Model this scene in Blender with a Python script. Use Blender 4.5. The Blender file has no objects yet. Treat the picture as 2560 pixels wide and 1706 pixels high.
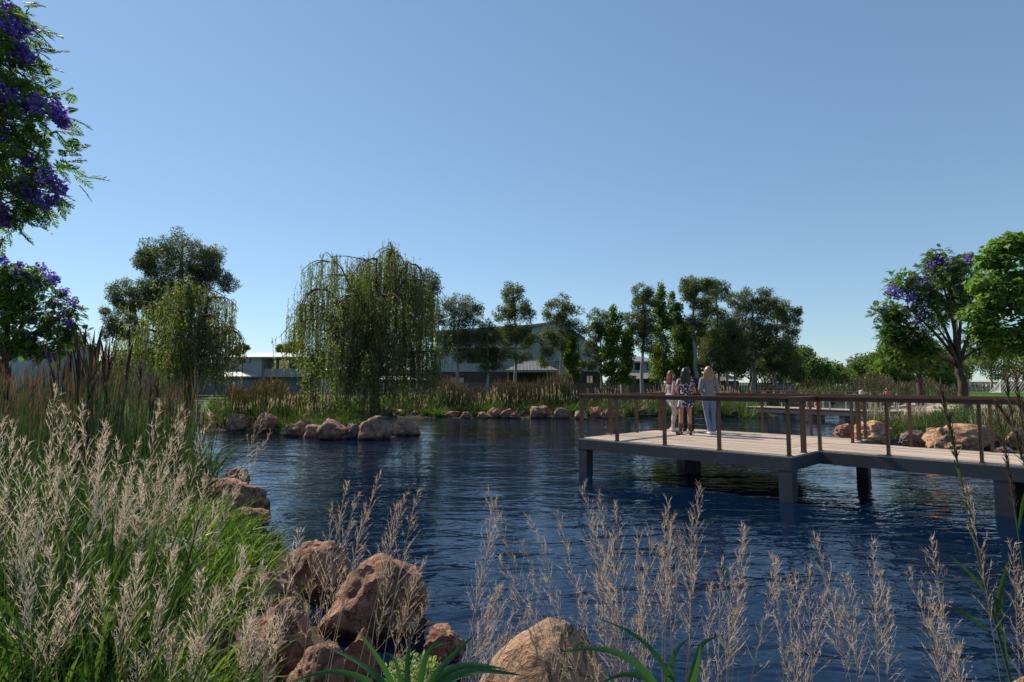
import bpy, math, random
import numpy as np
from mathutils import Vector, noise as mnoise

random.seed(7)
RNG = np.random.default_rng(7)
R = math.radians
sc = bpy.context.scene
COL = sc.collection

# ---------------------------------------------------------------- camera model
F, CX, CY = 1422.0, 1280.0, 853.0
PITCH = math.atan(110.0 / F)
CAM = np.array([0.0, 0.0, 2.05])
_cp, _sp = math.cos(PITCH), math.sin(PITCH)


def ray(px, py):
    r, u = (px - CX) / F, (CY - py) / F
    return np.array([r, _cp - u * _sp, _sp + u * _cp])


def at(px, py, Y):
    d = ray(px, py)
    return CAM + d * (Y / d[1])


def onz(px, py, z):
    d = ray(px, py)
    return CAM + d * ((z - CAM[2]) / d[2])


# ---------------------------------------------------------------- mesh builder
class MB:
    def __init__(s):
        s.v, s.f, s.n = [], [], 0

    def add(s, V, Fc):
        V = np.asarray(V, float).reshape(-1, 3)
        Fc = np.asarray(Fc, np.int64)
        s.v.append(V)
        s.f.append(Fc + s.n)
        s.n += len(V)

    def poly(s, V):
        s.add(V, [list(range(len(V)))])

    def box(s, x0, x1, y0, y1, z0, z1, fr=None):
        V = np.array([[x, y, z] for z in (z0, z1) for y in (y0, y1) for x in (x0, x1)], float)
        if fr is not None:
            V = fr(V)
        s.add(V, [[0, 2, 3, 1], [4, 5, 7, 6], [0, 1, 5, 4], [2, 6, 7, 3], [0, 4, 6, 2], [1, 3, 7, 5]])

    def tubes(s, P, rad, sides=5, cap=True):
        """P (N,K,3) paths, rad (N,K)"""
        P = np.asarray(P, float)
        if P.ndim == 2:
            P = P[None]
        N, K, _ = P.shape
        rad = np.broadcast_to(np.asarray(rad, float), (N, K))
        T = np.gradient(P, axis=1)
        T /= np.linalg.norm(T, axis=2, keepdims=True) + 1e-9
        mean = T.mean(1)
        ref = np.where(np.abs(mean[:, 2:3]) > 0.75, np.array([[1.0, 0.13, 0]]), np.array([[0.05, 0.02, 1.0]]))[:, None, :]
        A = np.cross(T, ref)
        A /= np.linalg.norm(A, axis=2, keepdims=True) + 1e-9
        B = np.cross(T, A)
        ang = np.arange(sides) * 2 * math.pi / sides
        V = P[:, :, None, :] + rad[:, :, None, None] * (A[:, :, None, :] * np.cos(ang)[None, None, :, None] + B[:, :, None, :] * np.sin(ang)[None, None, :, None])
        V = V.reshape(-1, 3)
        n, k, j = np.meshgrid(np.arange(N), np.arange(K - 1), np.arange(sides), indexing='ij')
        base = n * K * sides
        a = base + k * sides + j
        b = base + k * sides + (j + 1) % sides
        c = base + (k + 1) * sides + (j + 1) % sides
        d = base + (k + 1) * sides + j
        s.add(V, np.stack([a, b, c, d], -1).reshape(-1, 4))
        if cap:
            off = s.n - len(V)
            e = np.arange(N)[:, None] * K * sides + (K - 1) * sides + np.arange(sides)[None]
            s.f.append(e + off)
            e = np.arange(N)[:, None] * K * sides + np.arange(sides)[::-1][None]
            s.f.append(e + off)

    def leaves(s, P, D, L, W, side=None, fold=0.0):
        """diamond leaves: P (N,3) base, D (N,3) direction, L, W"""
        P = np.asarray(P, float); D = np.asarray(D, float)
        N = len(P)
        D = D / (np.linalg.norm(D, axis=1, keepdims=True) + 1e-9)
        if side is None:
            side = RNG.normal(size=(N, 3))
        S = np.cross(D, side)
        S /= np.linalg.norm(S, axis=1, keepdims=True) + 1e-9
        L = np.broadcast_to(np.asarray(L, float), (N,))[:, None]
        W = np.broadcast_to(np.asarray(W, float), (N,))[:, None]
        m = P + D * L * 0.45
        V = np.stack([P, m + S * W * 0.5, P + D * L, m - S * W * 0.5], 1).reshape(-1, 3)
        s.add(V, np.arange(4 * N).reshape(N, 4))

    def blades(s, P, D, L, W, droop, K=4, prof=None, side=None):
        """grass ribbons curving over: p(t)=P+D L t - z droop L t^2"""
        P = np.asarray(P, float); D = np.asarray(D, float)
        N = len(P)
        D = D / (np.linalg.norm(D, axis=1, keepdims=True) + 1e-9)
        L = np.broadcast_to(np.asarray(L, float), (N,))
        W = np.broadcast_to(np.asarray(W, float), (N,))
        droop = np.broadcast_to(np.asarray(droop, float), (N,))
        t = np.linspace(0, 1, K)
        C = P[:, None] + D[:, None] * (L[:, None] * t[None])[..., None]
        hz = D * np.array([1, 1, 0]); hz /= np.linalg.norm(hz, axis=1, keepdims=True) + 1e-9
        q = (droop * L)[:, None] * t[None] ** 2
        C = C + hz[:, None] * (q * 0.45)[..., None]
        C[:, :, 2] -= q
        if side is None:
            side = RNG.normal(size=(N, 3))
        S = np.cross(D, side); S /= np.linalg.norm(S, axis=1, keepdims=True) + 1e-9
        w = (1 - t ** 1.6) * 0.5 + 0.04 if prof is None else prof(t) * 0.5
        off = S[:, None] * (W[:, None] * w[None])[..., None]
        V = np.stack([C - off, C + off], 2).reshape(-1, 3)
        n, k = np.meshgrid(np.arange(N), np.arange(K - 1), indexing='ij')
        a = n * 2 * K + 2 * k
        s.add(V, np.stack([a, a + 1, a + 3, a + 2], -1).reshape(-1, 4))
        return C

    def ellipsoid(s, c, r, nu=12, nv=8):
        u = np.arange(nu) * 2 * math.pi / nu
        v = np.linspace(0, math.pi, nv + 1)[1:-1]
        V = [[0, 0, 1]]
        for vv in v:
            for uu in u:
                V.append([math.sin(vv) * math.cos(uu), math.sin(vv) * math.sin(uu), math.cos(vv)])
        V.append([0, 0, -1])
        V = np.array(V) * np.asarray(r) + np.asarray(c)
        q, tr = [], []
        for j in range(nu):
            tr.append([0, 1 + j, 1 + (j + 1) % nu])
            for i in range(len(v) - 1):
                a = 1 + i * nu
                q.append([a + j, a + nu + j, a + nu + (j + 1) % nu, a + (j + 1) % nu])
            a = 1 + (len(v) - 1) * nu
            tr.append([a + (j + 1) % nu, a + j, len(V) - 1])
        off = s.n
        s.add(V, q)
        s.f.append(np.array(tr) + off)

    def mesh(s, name, mat, smooth=False):
        V = np.concatenate(s.v).astype(np.float32)
        sizes, idx = [], []
        for f in s.f:
            if len(f):
                sizes.append(np.full(len(f), f.shape[1], np.int64)); idx.append(f.reshape(-1))
        sizes = np.concatenate(sizes); idx = np.concatenate(idx)
        me = bpy.data.meshes.new(name)
        me.vertices.add(len(V)); me.vertices.foreach_set('co', V.reshape(-1))
        me.loops.add(len(idx)); me.loops.foreach_set('vertex_index', idx.astype(np.int32))
        me.polygons.add(len(sizes))
        st = np.concatenate([[0], np.cumsum(sizes)[:-1]]).astype(np.int32)
        me.polygons.foreach_set('loop_start', st)
        me.polygons.foreach_set('use_smooth', np.full(len(sizes), bool(smooth)))
        me.update(calc_edges=True)
        if mat is not None:
            me.materials.append(mat)
        return me

    def build(s, name, mat, parent=None, smooth=False, origin=None):
        """link as one object; vertices are given in world space and moved to the parent's / own origin"""
        o0 = None
        if parent is not None:
            p = parent
            o0 = np.zeros(3)
            while p is not None:
                o0 += np.array(p.location); p = p.parent
        elif origin is not None:
            o0 = np.asarray(origin, float)
        if o0 is not None:
            s.v = [v - o0 for v in s.v]
        o = bpy.data.objects.new(name, s.mesh(name, mat, smooth))
        COL.objects.link(o)
        if parent is not None:
            o.parent = parent
        elif origin is not None:
            o.location = origin
        return o


def tag(o, label=None, cat=None, group=None, kind=None):
    if label: o['label'] = label
    if cat: o['category'] = cat
    if group: o['group'] = group
    if kind: o['kind'] = kind
    return o


def thing(name, loc, label, cat, group=None):
    o = bpy.data.objects.new(name, None)
    o.empty_display_size = 0.2
    COL.objects.link(o)
    o.location = loc
    return tag(o, label, cat, group)


# ---------------------------------------------------------------- materials
def new_mat(name):
    m = bpy.data.materials.new(name); m.use_nodes = True
    nt = m.node_tree; nt.nodes.clear()
    out = nt.nodes.new('ShaderNodeOutputMaterial')
    return m, nt, out


def N(nt, typ, **kw):
    n = nt.nodes.new(typ)
    for k, v in kw.items():
        if k in n.inputs.keys():
            n.inputs[k].default_value = v
        else:
            setattr(n, k, v)
    return n


def ramp(nt, stops, fac):
    r = nt.nodes.new('ShaderNodeValToRGB')
    e = r.color_ramp.elements
    while len(e) < len(stops): e.new(0.5)
    for i, (p, c) in enumerate(stops):
        e[i].position = p; e[i].color = (*c, 1)
    nt.links.new(fac, r.inputs[0])
    return r


def simple(name, col, rough=0.6, spec=0.3, metal=0.0, var=0.12, scale=6.0, bump=0.0, stretch=None, coords='Object'):
    """plain surface with a little mottled colour variation and optional bump"""
    m, nt, out = new_mat(name)
    b = N(nt, 'ShaderNodeBsdfPrincipled', Roughness=rough, Metallic=metal)
    b.inputs['Specular IOR Level'].default_value = spec
    tc = N(nt, 'ShaderNodeTexCoord')
    src = tc.outputs[coords]
    if stretch:
        mp = N(nt, 'ShaderNodeMapping'); mp.inputs['Scale'].default_value = stretch
        nt.links.new(src, mp.inputs[0]); src = mp.outputs[0]
    nz = N(nt, 'ShaderNodeTexNoise', Scale=scale, Detail=5.0, Roughness=0.6)
    nt.links.new(src, nz.inputs['Vector'])
    c = np.array(col)
    r = ramp(nt, [(0.3, np.clip(c * (1 - var), 0, 1)), (0.7, np.clip(c * (1 + var), 0, 1))], nz.outputs['Fac'])
    nt.links.new(r.outputs[0], b.inputs['Base Color'])
    if bump:
        bp = N(nt, 'ShaderNodeBump', Strength=bump, Distance=0.02)
        nt.links.new(nz.outputs['Fac'], bp.inputs['Height']); nt.links.new(bp.outputs[0], b.inputs['Normal'])
    nt.links.new(b.outputs[0], out.inputs[0])
    return m


def leaf_mat(name, stops, trans=0.35, rough=0.55, tcol=None, spec=0.25):
    """leaf: colour differs leaf by leaf; some light comes through"""
    m, nt, out = new_mat(name)
    g = N(nt, 'ShaderNodeNewGeometry')
    r = ramp(nt, stops, g.outputs['Random Per Island'])
    b = N(nt, 'ShaderNodeBsdfPrincipled', Roughness=rough)
    b.inputs['Specular IOR Level'].default_value = spec
    nt.links.new(r.outputs[0], b.inputs['Base Color'])
    t = N(nt, 'ShaderNodeBsdfTranslucent')
    mx = N(nt, 'ShaderNodeMixRGB', blend_type='MULTIPLY'); mx.inputs[0].default_value = 1.0
    nt.links.new(r.outputs[0], mx.inputs[1]); mx.inputs[2].default_value = (*(tcol or (1.5, 1.6, 0.7)), 1)
    nt.links.new(mx.outputs[0], t.inputs[0])
    ms = N(nt, 'ShaderNodeMixShader'); ms.inputs[0].default_value = trans
    nt.links.new(b.outputs[0], ms.inputs[1]); nt.links.new(t.outputs[0], ms.inputs[2])
    nt.links.new(ms.outputs[0], out.inputs[0])
    return m


def rock_mat(name, dark, mid, light, band=True):
    m, nt, out = new_mat(name)
    b = N(nt, 'ShaderNodeBsdfPrincipled', Roughness=0.85)
    b.inputs['Specular IOR Level'].default_value = 0.2
    g = N(nt, 'ShaderNodeNewGeometry')
    n1 = N(nt, 'ShaderNodeTexNoise', Scale=2.6, Detail=7.0, Roughness=0.65, Distortion=0.6)
    nt.links.new(g.outputs['Position'], n1.inputs['Vector'])
    n2 = N(nt, 'ShaderNodeTexNoise', Scale=17.0, Detail=6.0, Roughness=0.7)
    nt.links.new(g.outputs['Position'], n2.inputs['Vector'])
    oi = N(nt, 'ShaderNodeObjectInfo')
    r = ramp(nt, [(0.28, dark), (0.45, mid), (0.58, light), (0.72, mid)], n1.outputs['Fac'])
    r2 = ramp(nt, [(0.3, (0.55, 0.52, 0.52)), (0.55, (1, 1, 1)), (0.8, (1.15, 1.1, 1.05))], n2.outputs['Fac'])
    mx = N(nt, 'ShaderNodeMixRGB', blend_type='MULTIPLY'); mx.inputs[0].default_value = 0.85
    nt.links.new(r.outputs[0], mx.inputs[1]); nt.links.new(r2.outputs[0], mx.inputs[2])
    last = mx.outputs[0]
    # dark cracks and seams wandering over the stone
    av = N(nt, 'ShaderNodeMixRGB', blend_type='ADD'); av.inputs[0].default_value = 0.9
    nt.links.new(g.outputs['Position'], av.inputs[1]); nt.links.new(n1.outputs['Color'], av.inputs[2])
    cr = N(nt, 'ShaderNodeTexVoronoi', Scale=2.1); cr.feature = 'DISTANCE_TO_EDGE'; nt.links.new(av.outputs[0], cr.inputs['Vector'])
    rc = ramp(nt, [(0.0, (0.3, 0.28, 0.27)), (0.035, (1, 1, 1))], cr.outputs['Distance'])
    mc = N(nt, 'ShaderNodeMixRGB', blend_type='MULTIPLY'); mc.inputs[0].default_value = 0.75
    nt.links.new(last, mc.inputs[1]); nt.links.new(rc.outputs[0], mc.inputs[2]); last = mc.outputs[0]
    ro = ramp(nt, [(0.0, (0.8, 0.8, 0.84)), (0.5, (1, 0.97, 0.95)), (1.0, (1.15, 1.02, 0.95))], oi.outputs['Random'])
    m3 = N(nt, 'ShaderNodeMixRGB', blend_type='MULTIPLY'); m3.inputs[0].default_value = 1.0
    nt.links.new(last, m3.inputs[1]); nt.links.new(ro.outputs[0], m3.inputs[2]); last = m3.outputs[0]
    if band:   # wet stain along the water's edge
        sx = N(nt, 'ShaderNodeSeparateXYZ'); nt.links.new(g.outputs['Position'], sx.inputs[0])
        ad = N(nt, 'ShaderNodeMath', operation='MULTIPLY_ADD'); ad.inputs[1].default_value = 0.12
        nt.links.new(n1.outputs['Fac'], ad.inputs[0]); nt.links.new(sx.outputs['Z'], ad.inputs[2])
        rz = ramp(nt, [(0.09, (0.32, 0.31, 0.3)), (0.17, (1, 1, 1))], ad.outputs[0])
        m4 = N(nt, 'ShaderNodeMixRGB', blend_type='MULTIPLY'); m4.inputs[0].default_value = 1.0
        nt.links.new(last, m4.inputs[1]); nt.links.new(rz.outputs[0], m4.inputs[2]); last = m4.outputs[0]
    nt.links.new(last, b.inputs['Base Color'])
    a = N(nt, 'ShaderNodeMath', operation='MULTIPLY_ADD'); a.inputs[1].default_value = 0.5
    nt.links.new(n2.outputs['Fac'], a.inputs[0]); nt.links.new(n1.outputs['Fac'], a.inputs[2])
    a2 = N(nt, 'ShaderNodeMath', operation='MULTIPLY_ADD'); a2.inputs[1].default_value = 0.22
    nt.links.new(rc.outputs[0], a2.inputs[0]); nt.links.new(a.outputs[0], a2.inputs[2])
    bp = N(nt, 'ShaderNodeBump', Strength=0.9, Distance=0.1)
    nt.links.new(a2.outputs[0], bp.inputs['Height']); nt.links.new(bp.outputs[0], b.inputs['Normal'])
    nt.links.new(b.outputs[0], out.inputs[0])
    return m


M = {}
M['rock'] = rock_mat('rock_red_brown', (0.13, 0.07, 0.05), (0.28, 0.16, 0.11), (0.41, 0.255, 0.185))
M['rock_tan'] = rock_mat('rock_tan', (0.27, 0.14, 0.08), (0.46, 0.28, 0.17), (0.56, 0.37, 0.24))
M['rock_grey'] = rock_mat('rock_grey', (0.07, 0.06, 0.06), (0.14, 0.115, 0.105), (0.22, 0.18, 0.16))
M['deck_wood'] = None
M['corten'] = simple('weathered_brown_timber', (0.11, 0.048, 0.026), 0.55, 0.35, var=0.3, scale=9, stretch=(1, 1, 0.3), bump=0.15)
M['rail_wood'] = simple('oiled_rail_timber', (0.105, 0.044, 0.025), 0.5, 0.4, var=0.25, scale=7, bump=0.1)
M['concrete_dark'] = simple('dark_concrete', (0.06, 0.061, 0.068), 0.75, 0.3, var=0.14, scale=3, bump=0.1)
M['concrete'] = simple('pale_concrete', (0.36, 0.34, 0.31), 0.85, 0.2, var=0.12, scale=2.5, bump=0.1)
M['gravel'] = simple('beige_gravel', (0.34, 0.29, 0.225), 0.95, 0.1, var=0.2, scale=5, bump=0.2)
M['steel'] = simple('steel_wire', (0.16, 0.15, 0.15), 0.4, 0.5, metal=0.6)
M['grey_post'] = simple('galvanised_post', (0.3, 0.3, 0.31), 0.5, 0.4, metal=0.4)
M['bark_gum'] = simple('pale_gum_bark', (0.27, 0.245, 0.225), 0.85, 0.15, var=0.35, scale=4, stretch=(1, 1, 0.35), bump=0.2)
M['bark_dark'] = simple('dark_bark', (0.075, 0.058, 0.047), 0.9, 0.1, var=0.4, scale=6, stretch=(1, 1, 0.3), bump=0.4)
M['bark_willow'] = simple('willow_bark', (0.095, 0.066, 0.05), 0.9, 0.1, var=0.4, scale=6, stretch=(1, 1, 0.3), bump=0.4)
M['leaf_gum'] = leaf_mat('gum_leaf', [(0, (0.05, 0.075, 0.03)), (0.6, (0.095, 0.13, 0.046)), (1, (0.165, 0.17, 0.065))], 0.42)
M['leaf_gum_dark'] = leaf_mat('dark_gum_leaf', [(0, (0.038, 0.056, 0.028)), (0.6, (0.074, 0.1, 0.042)), (1, (0.14, 0.13, 0.055))], 0.38)
M['leaf_poplar'] = leaf_mat('poplar_leaf', [(0, (0.055, 0.1, 0.02)), (0.6, (0.105, 0.165, 0.032)), (1, (0.18, 0.23, 0.055))], 0.45)
M['leaf_willow'] = leaf_mat('willow_leaf', [(0, (0.085, 0.112, 0.036)), (0.6, (0.155, 0.19, 0.058)), (1, (0.24, 0.27, 0.09))], 0.5)
M['leaf_jaca'] = leaf_mat('jacaranda_leaf', [(0, (0.04, 0.085, 0.02)), (0.6, (0.085, 0.155, 0.032)), (1, (0.15, 0.23, 0.05))], 0.48)
M['leaf_maple'] = leaf_mat('maple_leaf', [(0, (0.07, 0.14, 0.025)), (0.6, (0.125, 0.225, 0.045)), (1, (0.2, 0.32, 0.075))], 0.5, rough=0.45)
M['leaf_far'] = leaf_mat('parkland_tree_leaf', [(0, (0.06, 0.105, 0.032)), (0.6, (0.11, 0.165, 0.05)), (1, (0.18, 0.235, 0.08))], 0.4)
M['blossom'] = leaf_mat('violet_blossom', [(0, (0.17, 0.11, 0.42)), (0.6, (0.3, 0.21, 0.6)), (1, (0.48, 0.36, 0.72))], 0.45, tcol=(1.3, 1.0, 1.5))
M['grass'] = leaf_mat('green_grass', [(0, (0.03, 0.075, 0.013)), (0.6, (0.075, 0.14, 0.024)), (1, (0.19, 0.25, 0.06))], 0.4)
M['grass_dark'] = leaf_mat('deep_green_grass', [(0, (0.012, 0.036, 0.011)), (0.6, (0.03, 0.07, 0.017)), (1, (0.085, 0.135, 0.032))], 0.32)
M['grass_mid'] = leaf_mat('bank_grass', [(0, (0.03, 0.06, 0.018)), (0.6, (0.06, 0.1, 0.027)), (1, (0.13, 0.15, 0.05))], 0.3)
M['reed_brown'] = leaf_mat('brown_reed_head', [(0, (0.065, 0.046, 0.034)), (0.6, (0.13, 0.09, 0.062)), (1, (0.21, 0.15, 0.105))], 0.25, tcol=(1.3, 1.0, 0.8))
M['reed_green'] = leaf_mat('reed_stem', [(0, (0.028, 0.056, 0.026)), (0.6, (0.052, 0.09, 0.038)), (1, (0.1, 0.12, 0.052))], 0.25)
M['plume'] = leaf_mat('dry_grass_plume', [(0, (.48, .41, .34)), (0.6, (.64, .56, .48)), (1, (.76, .68, .6))], .42, tcol=(1.15, 1.05, 0.9))
M['plume_tan'] = leaf_mat('tan_grass_plume', [(0, (0.36, 0.28, 0.21)), (0.6, (0.54, 0.45, 0.35)), (1, (0.68, 0.59, 0.48))], 0.4, tcol=(1.15, 1.0, 0.85))
M['broad'] = leaf_mat('broad_blade', [(0, (0.022, 0.066, 0.026)), (0.6, (0.036, 0.1, 0.036)), (1, (0.08, 0.15, 0.04))], 0.3, rough=0.4)
M['silver'] = leaf_mat('silver_leaf', [(0, (0.2, 0.25, 0.2)), (0.6, (0.42, 0.45, 0.38)), (1, (0.6, 0.6, 0.52))], 0.2, tcol=(1.1, 1.1, 0.9))
M['herb'] = leaf_mat('pale_herb', [(0, (0.12, 0.2, 0.06)), (0.6, (0.22, 0.31, 0.12)), (1, (0.4, 0.42, 0.2))], 0.35)
M['reed_dark'] = leaf_mat('dark_reed_stalk', [(0, (0.018, 0.014, 0.01)), (0.6, (0.04, 0.027, 0.019)), (1, (0.08, 0.05, 0.03))], 0.1)
# ---------------------------------------------------------------- camera, sky, sun
cam = bpy.data.cameras.new('camera'); cam.lens = 36.0 * F / 2560.0; cam.sensor_width = 36.0
cam.clip_start = 0.05; cam.clip_end = 6000
co = bpy.data.objects.new('camera', cam); COL.objects.link(co)
co.location = CAM; co.rotation_euler = (math.pi / 2 + PITCH, 0, 0)
sc.camera = co

SUN_AZ, SUN_EL = R(-47.0), R(42.0)          # azimuth from +Y, clockwise seen from above
w = bpy.data.worlds.new('World'); sc.world = w; w.use_nodes = True
nt = w.node_tree; nt.nodes.clear()
sky = nt.nodes.new('ShaderNodeTexSky'); sky.sky_type = 'NISHITA'; sky.sun_disc = False
sky.sun_elevation = SUN_EL; sky.sun_rotation = SUN_AZ
sky.air_density = 1.0; sky.dust_density = 0.05; sky.ozone_density = 1.2; sky.altitude = 0
bg = nt.nodes.new('ShaderNodeBackground'); bg.inputs['Strength'].default_value = 0.15
wo = nt.nodes.new('ShaderNodeOutputWorld')
gm = nt.nodes.new('ShaderNodeGamma'); gm.inputs[1].default_value = 0.68
nt.links.new(sky.outputs[0], gm.inputs[0]); tn = nt.nodes.new('ShaderNodeMixRGB'); tn.blend_type = 'MULTIPLY'; tn.inputs[0].default_value = 1.0; tn.inputs[2].default_value = (0.675, 0.845, 0.985, 1)
nt.links.new(gm.outputs[0], tn.inputs[1]); nt.links.new(tn.outputs[0], bg.inputs[0]); nt.links.new(bg.outputs[0], wo.inputs[0])
sl = bpy.data.lights.new('sun', 'SUN'); sl.energy = 4.6; sl.angle = R(0.53); sl.color = (1.0, 0.89, 0.74)
so = bpy.data.objects.new('sun', sl); COL.objects.link(so)
sd = Vector((math.sin(SUN_AZ) * math.cos(SUN_EL), math.cos(SUN_AZ) * math.cos(SUN_EL), math.sin(SUN_EL)))
so.rotation_euler = (-sd).to_track_quat('-Z', 'Y').to_euler()
so.location = (-20, 20, 30)
vs = sc.view_settings
vs.view_transform = 'Standard'; vs.look = 'None'; vs.gamma = 1.0; vs.exposure = 0.6; vs.use_curve_mapping = False
try:
    sc.cycles.max_bounces = 7; sc.cycles.diffuse_bounces = 3; sc.cycles.glossy_bounces = 3
    sc.cycles.transmission_bounces = 3; sc.cycles.transparent_max_bounces = 4
    sc.cycles.caustics_reflective = False; sc.cycles.caustics_refractive = False
    sc.cycles.use_denoising = True
    sc.cycles.sample_clamp_indirect = 6.0
except Exception:
    pass

# ---------------------------------------------------------------- terrain
POND = np.array([(0.6, 3.25), (2.5, 2.95), (6, 3.0), (14, 2.2), (24, 3.5), (19, 10.5), (15.2, 15.8), (12.9, 18.9), (11.9, 20.6), (12.6, 22.5),
                 (15.5, 25.5), (18.6, 29.5), (24, 38), (33, 52), (42, 66), (38, 71), (30, 60), (22, 45), (17.2, 38.0), (15.2, 36.6), (12, 35.6), (5, 35.4), (-3, 36.2), (-9.2, 36.8),
                 (-12, 35.0), (-11.5, 32), (-8.5, 29), (-6.0, 27.2), (-4.4, 25.2), (-4.9, 22.6), (-6.9, 22.2), (-8.2, 23.2), (-9.6, 24.7), (-12.6, 26.4), (-15.8, 25.4),
                 (-15.2, 21), (-11.3, 18.2), (-8.9, 15.8), (-7.3, 12.8), (-6.0, 11.0), (-4.7, 9.4), (-3.7, 8.2), (-2.7, 6.9), (-2.15, 5.6), (-1.65, 4.6), (-0.9, 3.75), (-0.2, 3.4)])


def pond_sd(x, y):
    """signed distance to the pond outline (positive on land)"""
    x = np.asarray(x, float); y = np.asarray(y, float)
    A = POND; B = np.roll(POND, -1, 0)
    d = np.full(x.shape, 1e9); ins = np.zeros(x.shape, bool)
    for (ax, ay), (bx, by) in zip(A, B):
        ex, ey = bx - ax, by - ay
        t = np.clip(((x - ax) * ex + (y - ay) * ey) / (ex * ex + ey * ey), 0, 1)
        d = np.minimum(d, np.hypot(x - ax - t * ex, y - ay - t * ey))
        c = ((ay > y) != (by > y)) & (x < (bx - ax) * (y - ay) / (by - ay + 1e-12) + ax)
        ins ^= c
    return np.where(ins, -d, d)


def smooth(t):
    t = np.clip(t, 0, 1); return t * t * (3 - 2 * t)


def hgt(x, y):
    x = np.asarray(x, float); y = np.asarray(y, float)
    d = pond_sd(x, y)
    h = np.where(d > 0, 0.02 + 0.2 * smooth(d / 0.7) + 0.5 * smooth((d - 0.3) / 4.5), -0.9 * smooth(-d / 2.5) + 0.02)
    nz = 0.035 * np.sin(x * 1.7 + 0.6 * y) * np.cos(y * 1.3 - 0.4 * x) + 0.02 * np.sin(3.7 * x - 2.9 * y)
    fade = np.clip((60 - np.hypot(x, y)) / 30, 0, 1) * np.clip(d / 0.5, 0, 1) * np.clip(1 - d / 9, 0, 1)
    return h + nz * fade


def axis(lo, hi, step, far):
    a = list(np.arange(lo, hi, step))
    s = step
    while a[-1] < far: s *= 1.35; a.append(a[-1] + s)
    s = step
    while a[0] > -far: s *= 1.35; a.insert(0, a[0] - s)
    return np.array(a)


gx, gy = axis(-18, 26, 0.35, 2500), axis(-2, 42, 0.35, 2500)
XX, YY = np.meshgrid(gx, gy, indexing='xy')
ZZ = hgt(XX, YY)
mb = MB()
nx, ny = len(gx), len(gy)
i, j = np.meshgrid(np.arange(nx - 1), np.arange(ny - 1), indexing='xy')
a = (j * nx + i).reshape(-1)
mb.add(np.stack([XX, YY, ZZ], -1).reshape(-1, 3), np.stack([a, a + 1, a + 1 + nx, a + nx], -1))
# ground: mulch and earth near the water, mown lawn further off
m, nt, out = new_mat('ground_earth_and_lawn')
b = N(nt, 'ShaderNodeBsdfPrincipled', Roughness=0.95); b.inputs['Specular IOR Level'].default_value = 0.1
g = N(nt, 'ShaderNodeNewGeometry')
n1 = N(nt, 'ShaderNodeTexNoise', Scale=0.5, Detail=6.0); nt.links.new(g.outputs['Position'], n1.inputs['Vector'])
n2 = N(nt, 'ShaderNodeTexNoise', Scale=14.0, Detail=5.0); nt.links.new(g.outputs['Position'], n2.inputs['Vector'])
r1 = ramp(nt, [(0.3, (0.035, 0.03, 0.018)), (0.55, (0.06, 0.05, 0.03)), (0.75, (0.045, 0.06, 0.022))], n2.outputs['Fac'])
r2 = ramp(nt, [(0.3, (0.035, 0.085, 0.016)), (0.7, (0.07, 0.13, 0.026))], n2.outputs['Fac'])
sx = N(nt, 'ShaderNodeSeparateXYZ'); nt.links.new(g.outputs['Position'], sx.inputs[0])
ad = N(nt, 'ShaderNodeMath', operation='MULTIPLY_ADD'); ad.inputs[1].default_value = 0.1
nt.links.new(n1.outputs['Fac'], ad.inputs[0]); nt.links.new(sx.outputs['Z'], ad.inputs[2])
rf = ramp(nt, [(0.7, (0, 0, 0)), (0.76, (1, 1, 1))], ad.outputs[0])
mx = N(nt, 'ShaderNodeMixRGB'); nt.links.new(rf.outputs[0], mx.inputs[0]); nt.links.new(r1.outputs[0], mx.inputs[1]); nt.links.new(r2.outputs[0], mx.inputs[2])
nt.links.new(mx.outputs[0], b.inputs['Base Color'])
bp = N(nt, 'ShaderNodeBump', Strength=0.6, Distance=0.05); nt.links.new(n2.outputs['Fac'], bp.inputs['Height']); nt.links.new(bp.outputs[0], b.inputs['Normal'])
nt.links.new(b.outputs[0], out.inputs[0])
tag(mb.build('ground', m, smooth=True), 'earth banks and mown lawn around the pond', None, None, 'structure')

# ---------------------------------------------------------------- water
m, nt, out = new_mat('pond_water')
b = N(nt, 'ShaderNodeBsdfPrincipled', Roughness=0.045, IOR=1.33)
b.inputs['Base Color'].default_value = (0.001, 0.008, 0.026, 1)
b.inputs['Specular IOR Level'].default_value = 0.5
b.inputs['Specular Tint'].default_value = (0.78, 0.9, 1.0, 1)
g = N(nt, 'ShaderNodeNewGeometry')


def wave(scale, stretch, rot, detail=3.0, dist=0.5):
    mp = N(nt, 'ShaderNodeMapping'); mp.inputs['Scale'].default_value = stretch; mp.inputs['Rotation'].default_value = (0, 0, rot)
    nt.links.new(g.outputs['Position'], mp.inputs[0])
    z = N(nt, 'ShaderNodeTexNoise', Scale=scale, Detail=detail, Roughness=0.5, Distortion=dist)
    nt.links.new(mp.outputs[0], z.inputs['Vector'])
    return z.outputs['Fac']


wa = wave(1.5, (0.72, 1.75, 1), R(8), 2.0, 0.8)
wb = wave(5.0, (1.0, 1.6, 1), R(-14), 2.0)
wc = wave(0.35, (1, 2.0, 1), R(20), 2.0)
amp = ramp(nt, [(0.35, (0.4, 0.4, 0.4)), (0.65, (1, 1, 1))], wc)
s1 = N(nt, 'ShaderNodeMath', operation='MULTIPLY_ADD'); s1.inputs[1].default_value = 0.24
nt.links.new(wb, s1.inputs[0]); nt.links.new(wa, s1.inputs[2])
s2 = N(nt, 'ShaderNodeMath', operation='MULTIPLY'); nt.links.new(s1.outputs[0], s2.inputs[0]); nt.links.new(amp.outputs[0], s2.inputs[1])
bp = N(nt, 'ShaderNodeBump', Strength=1.0, Distance=0.048); nt.links.new(s2.outputs[0], bp.inputs['Height'])
nt.links.new(bp.outputs[0], b.inputs['Normal'])
nt.links.new(b.outputs[0], out.inputs[0])
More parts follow.
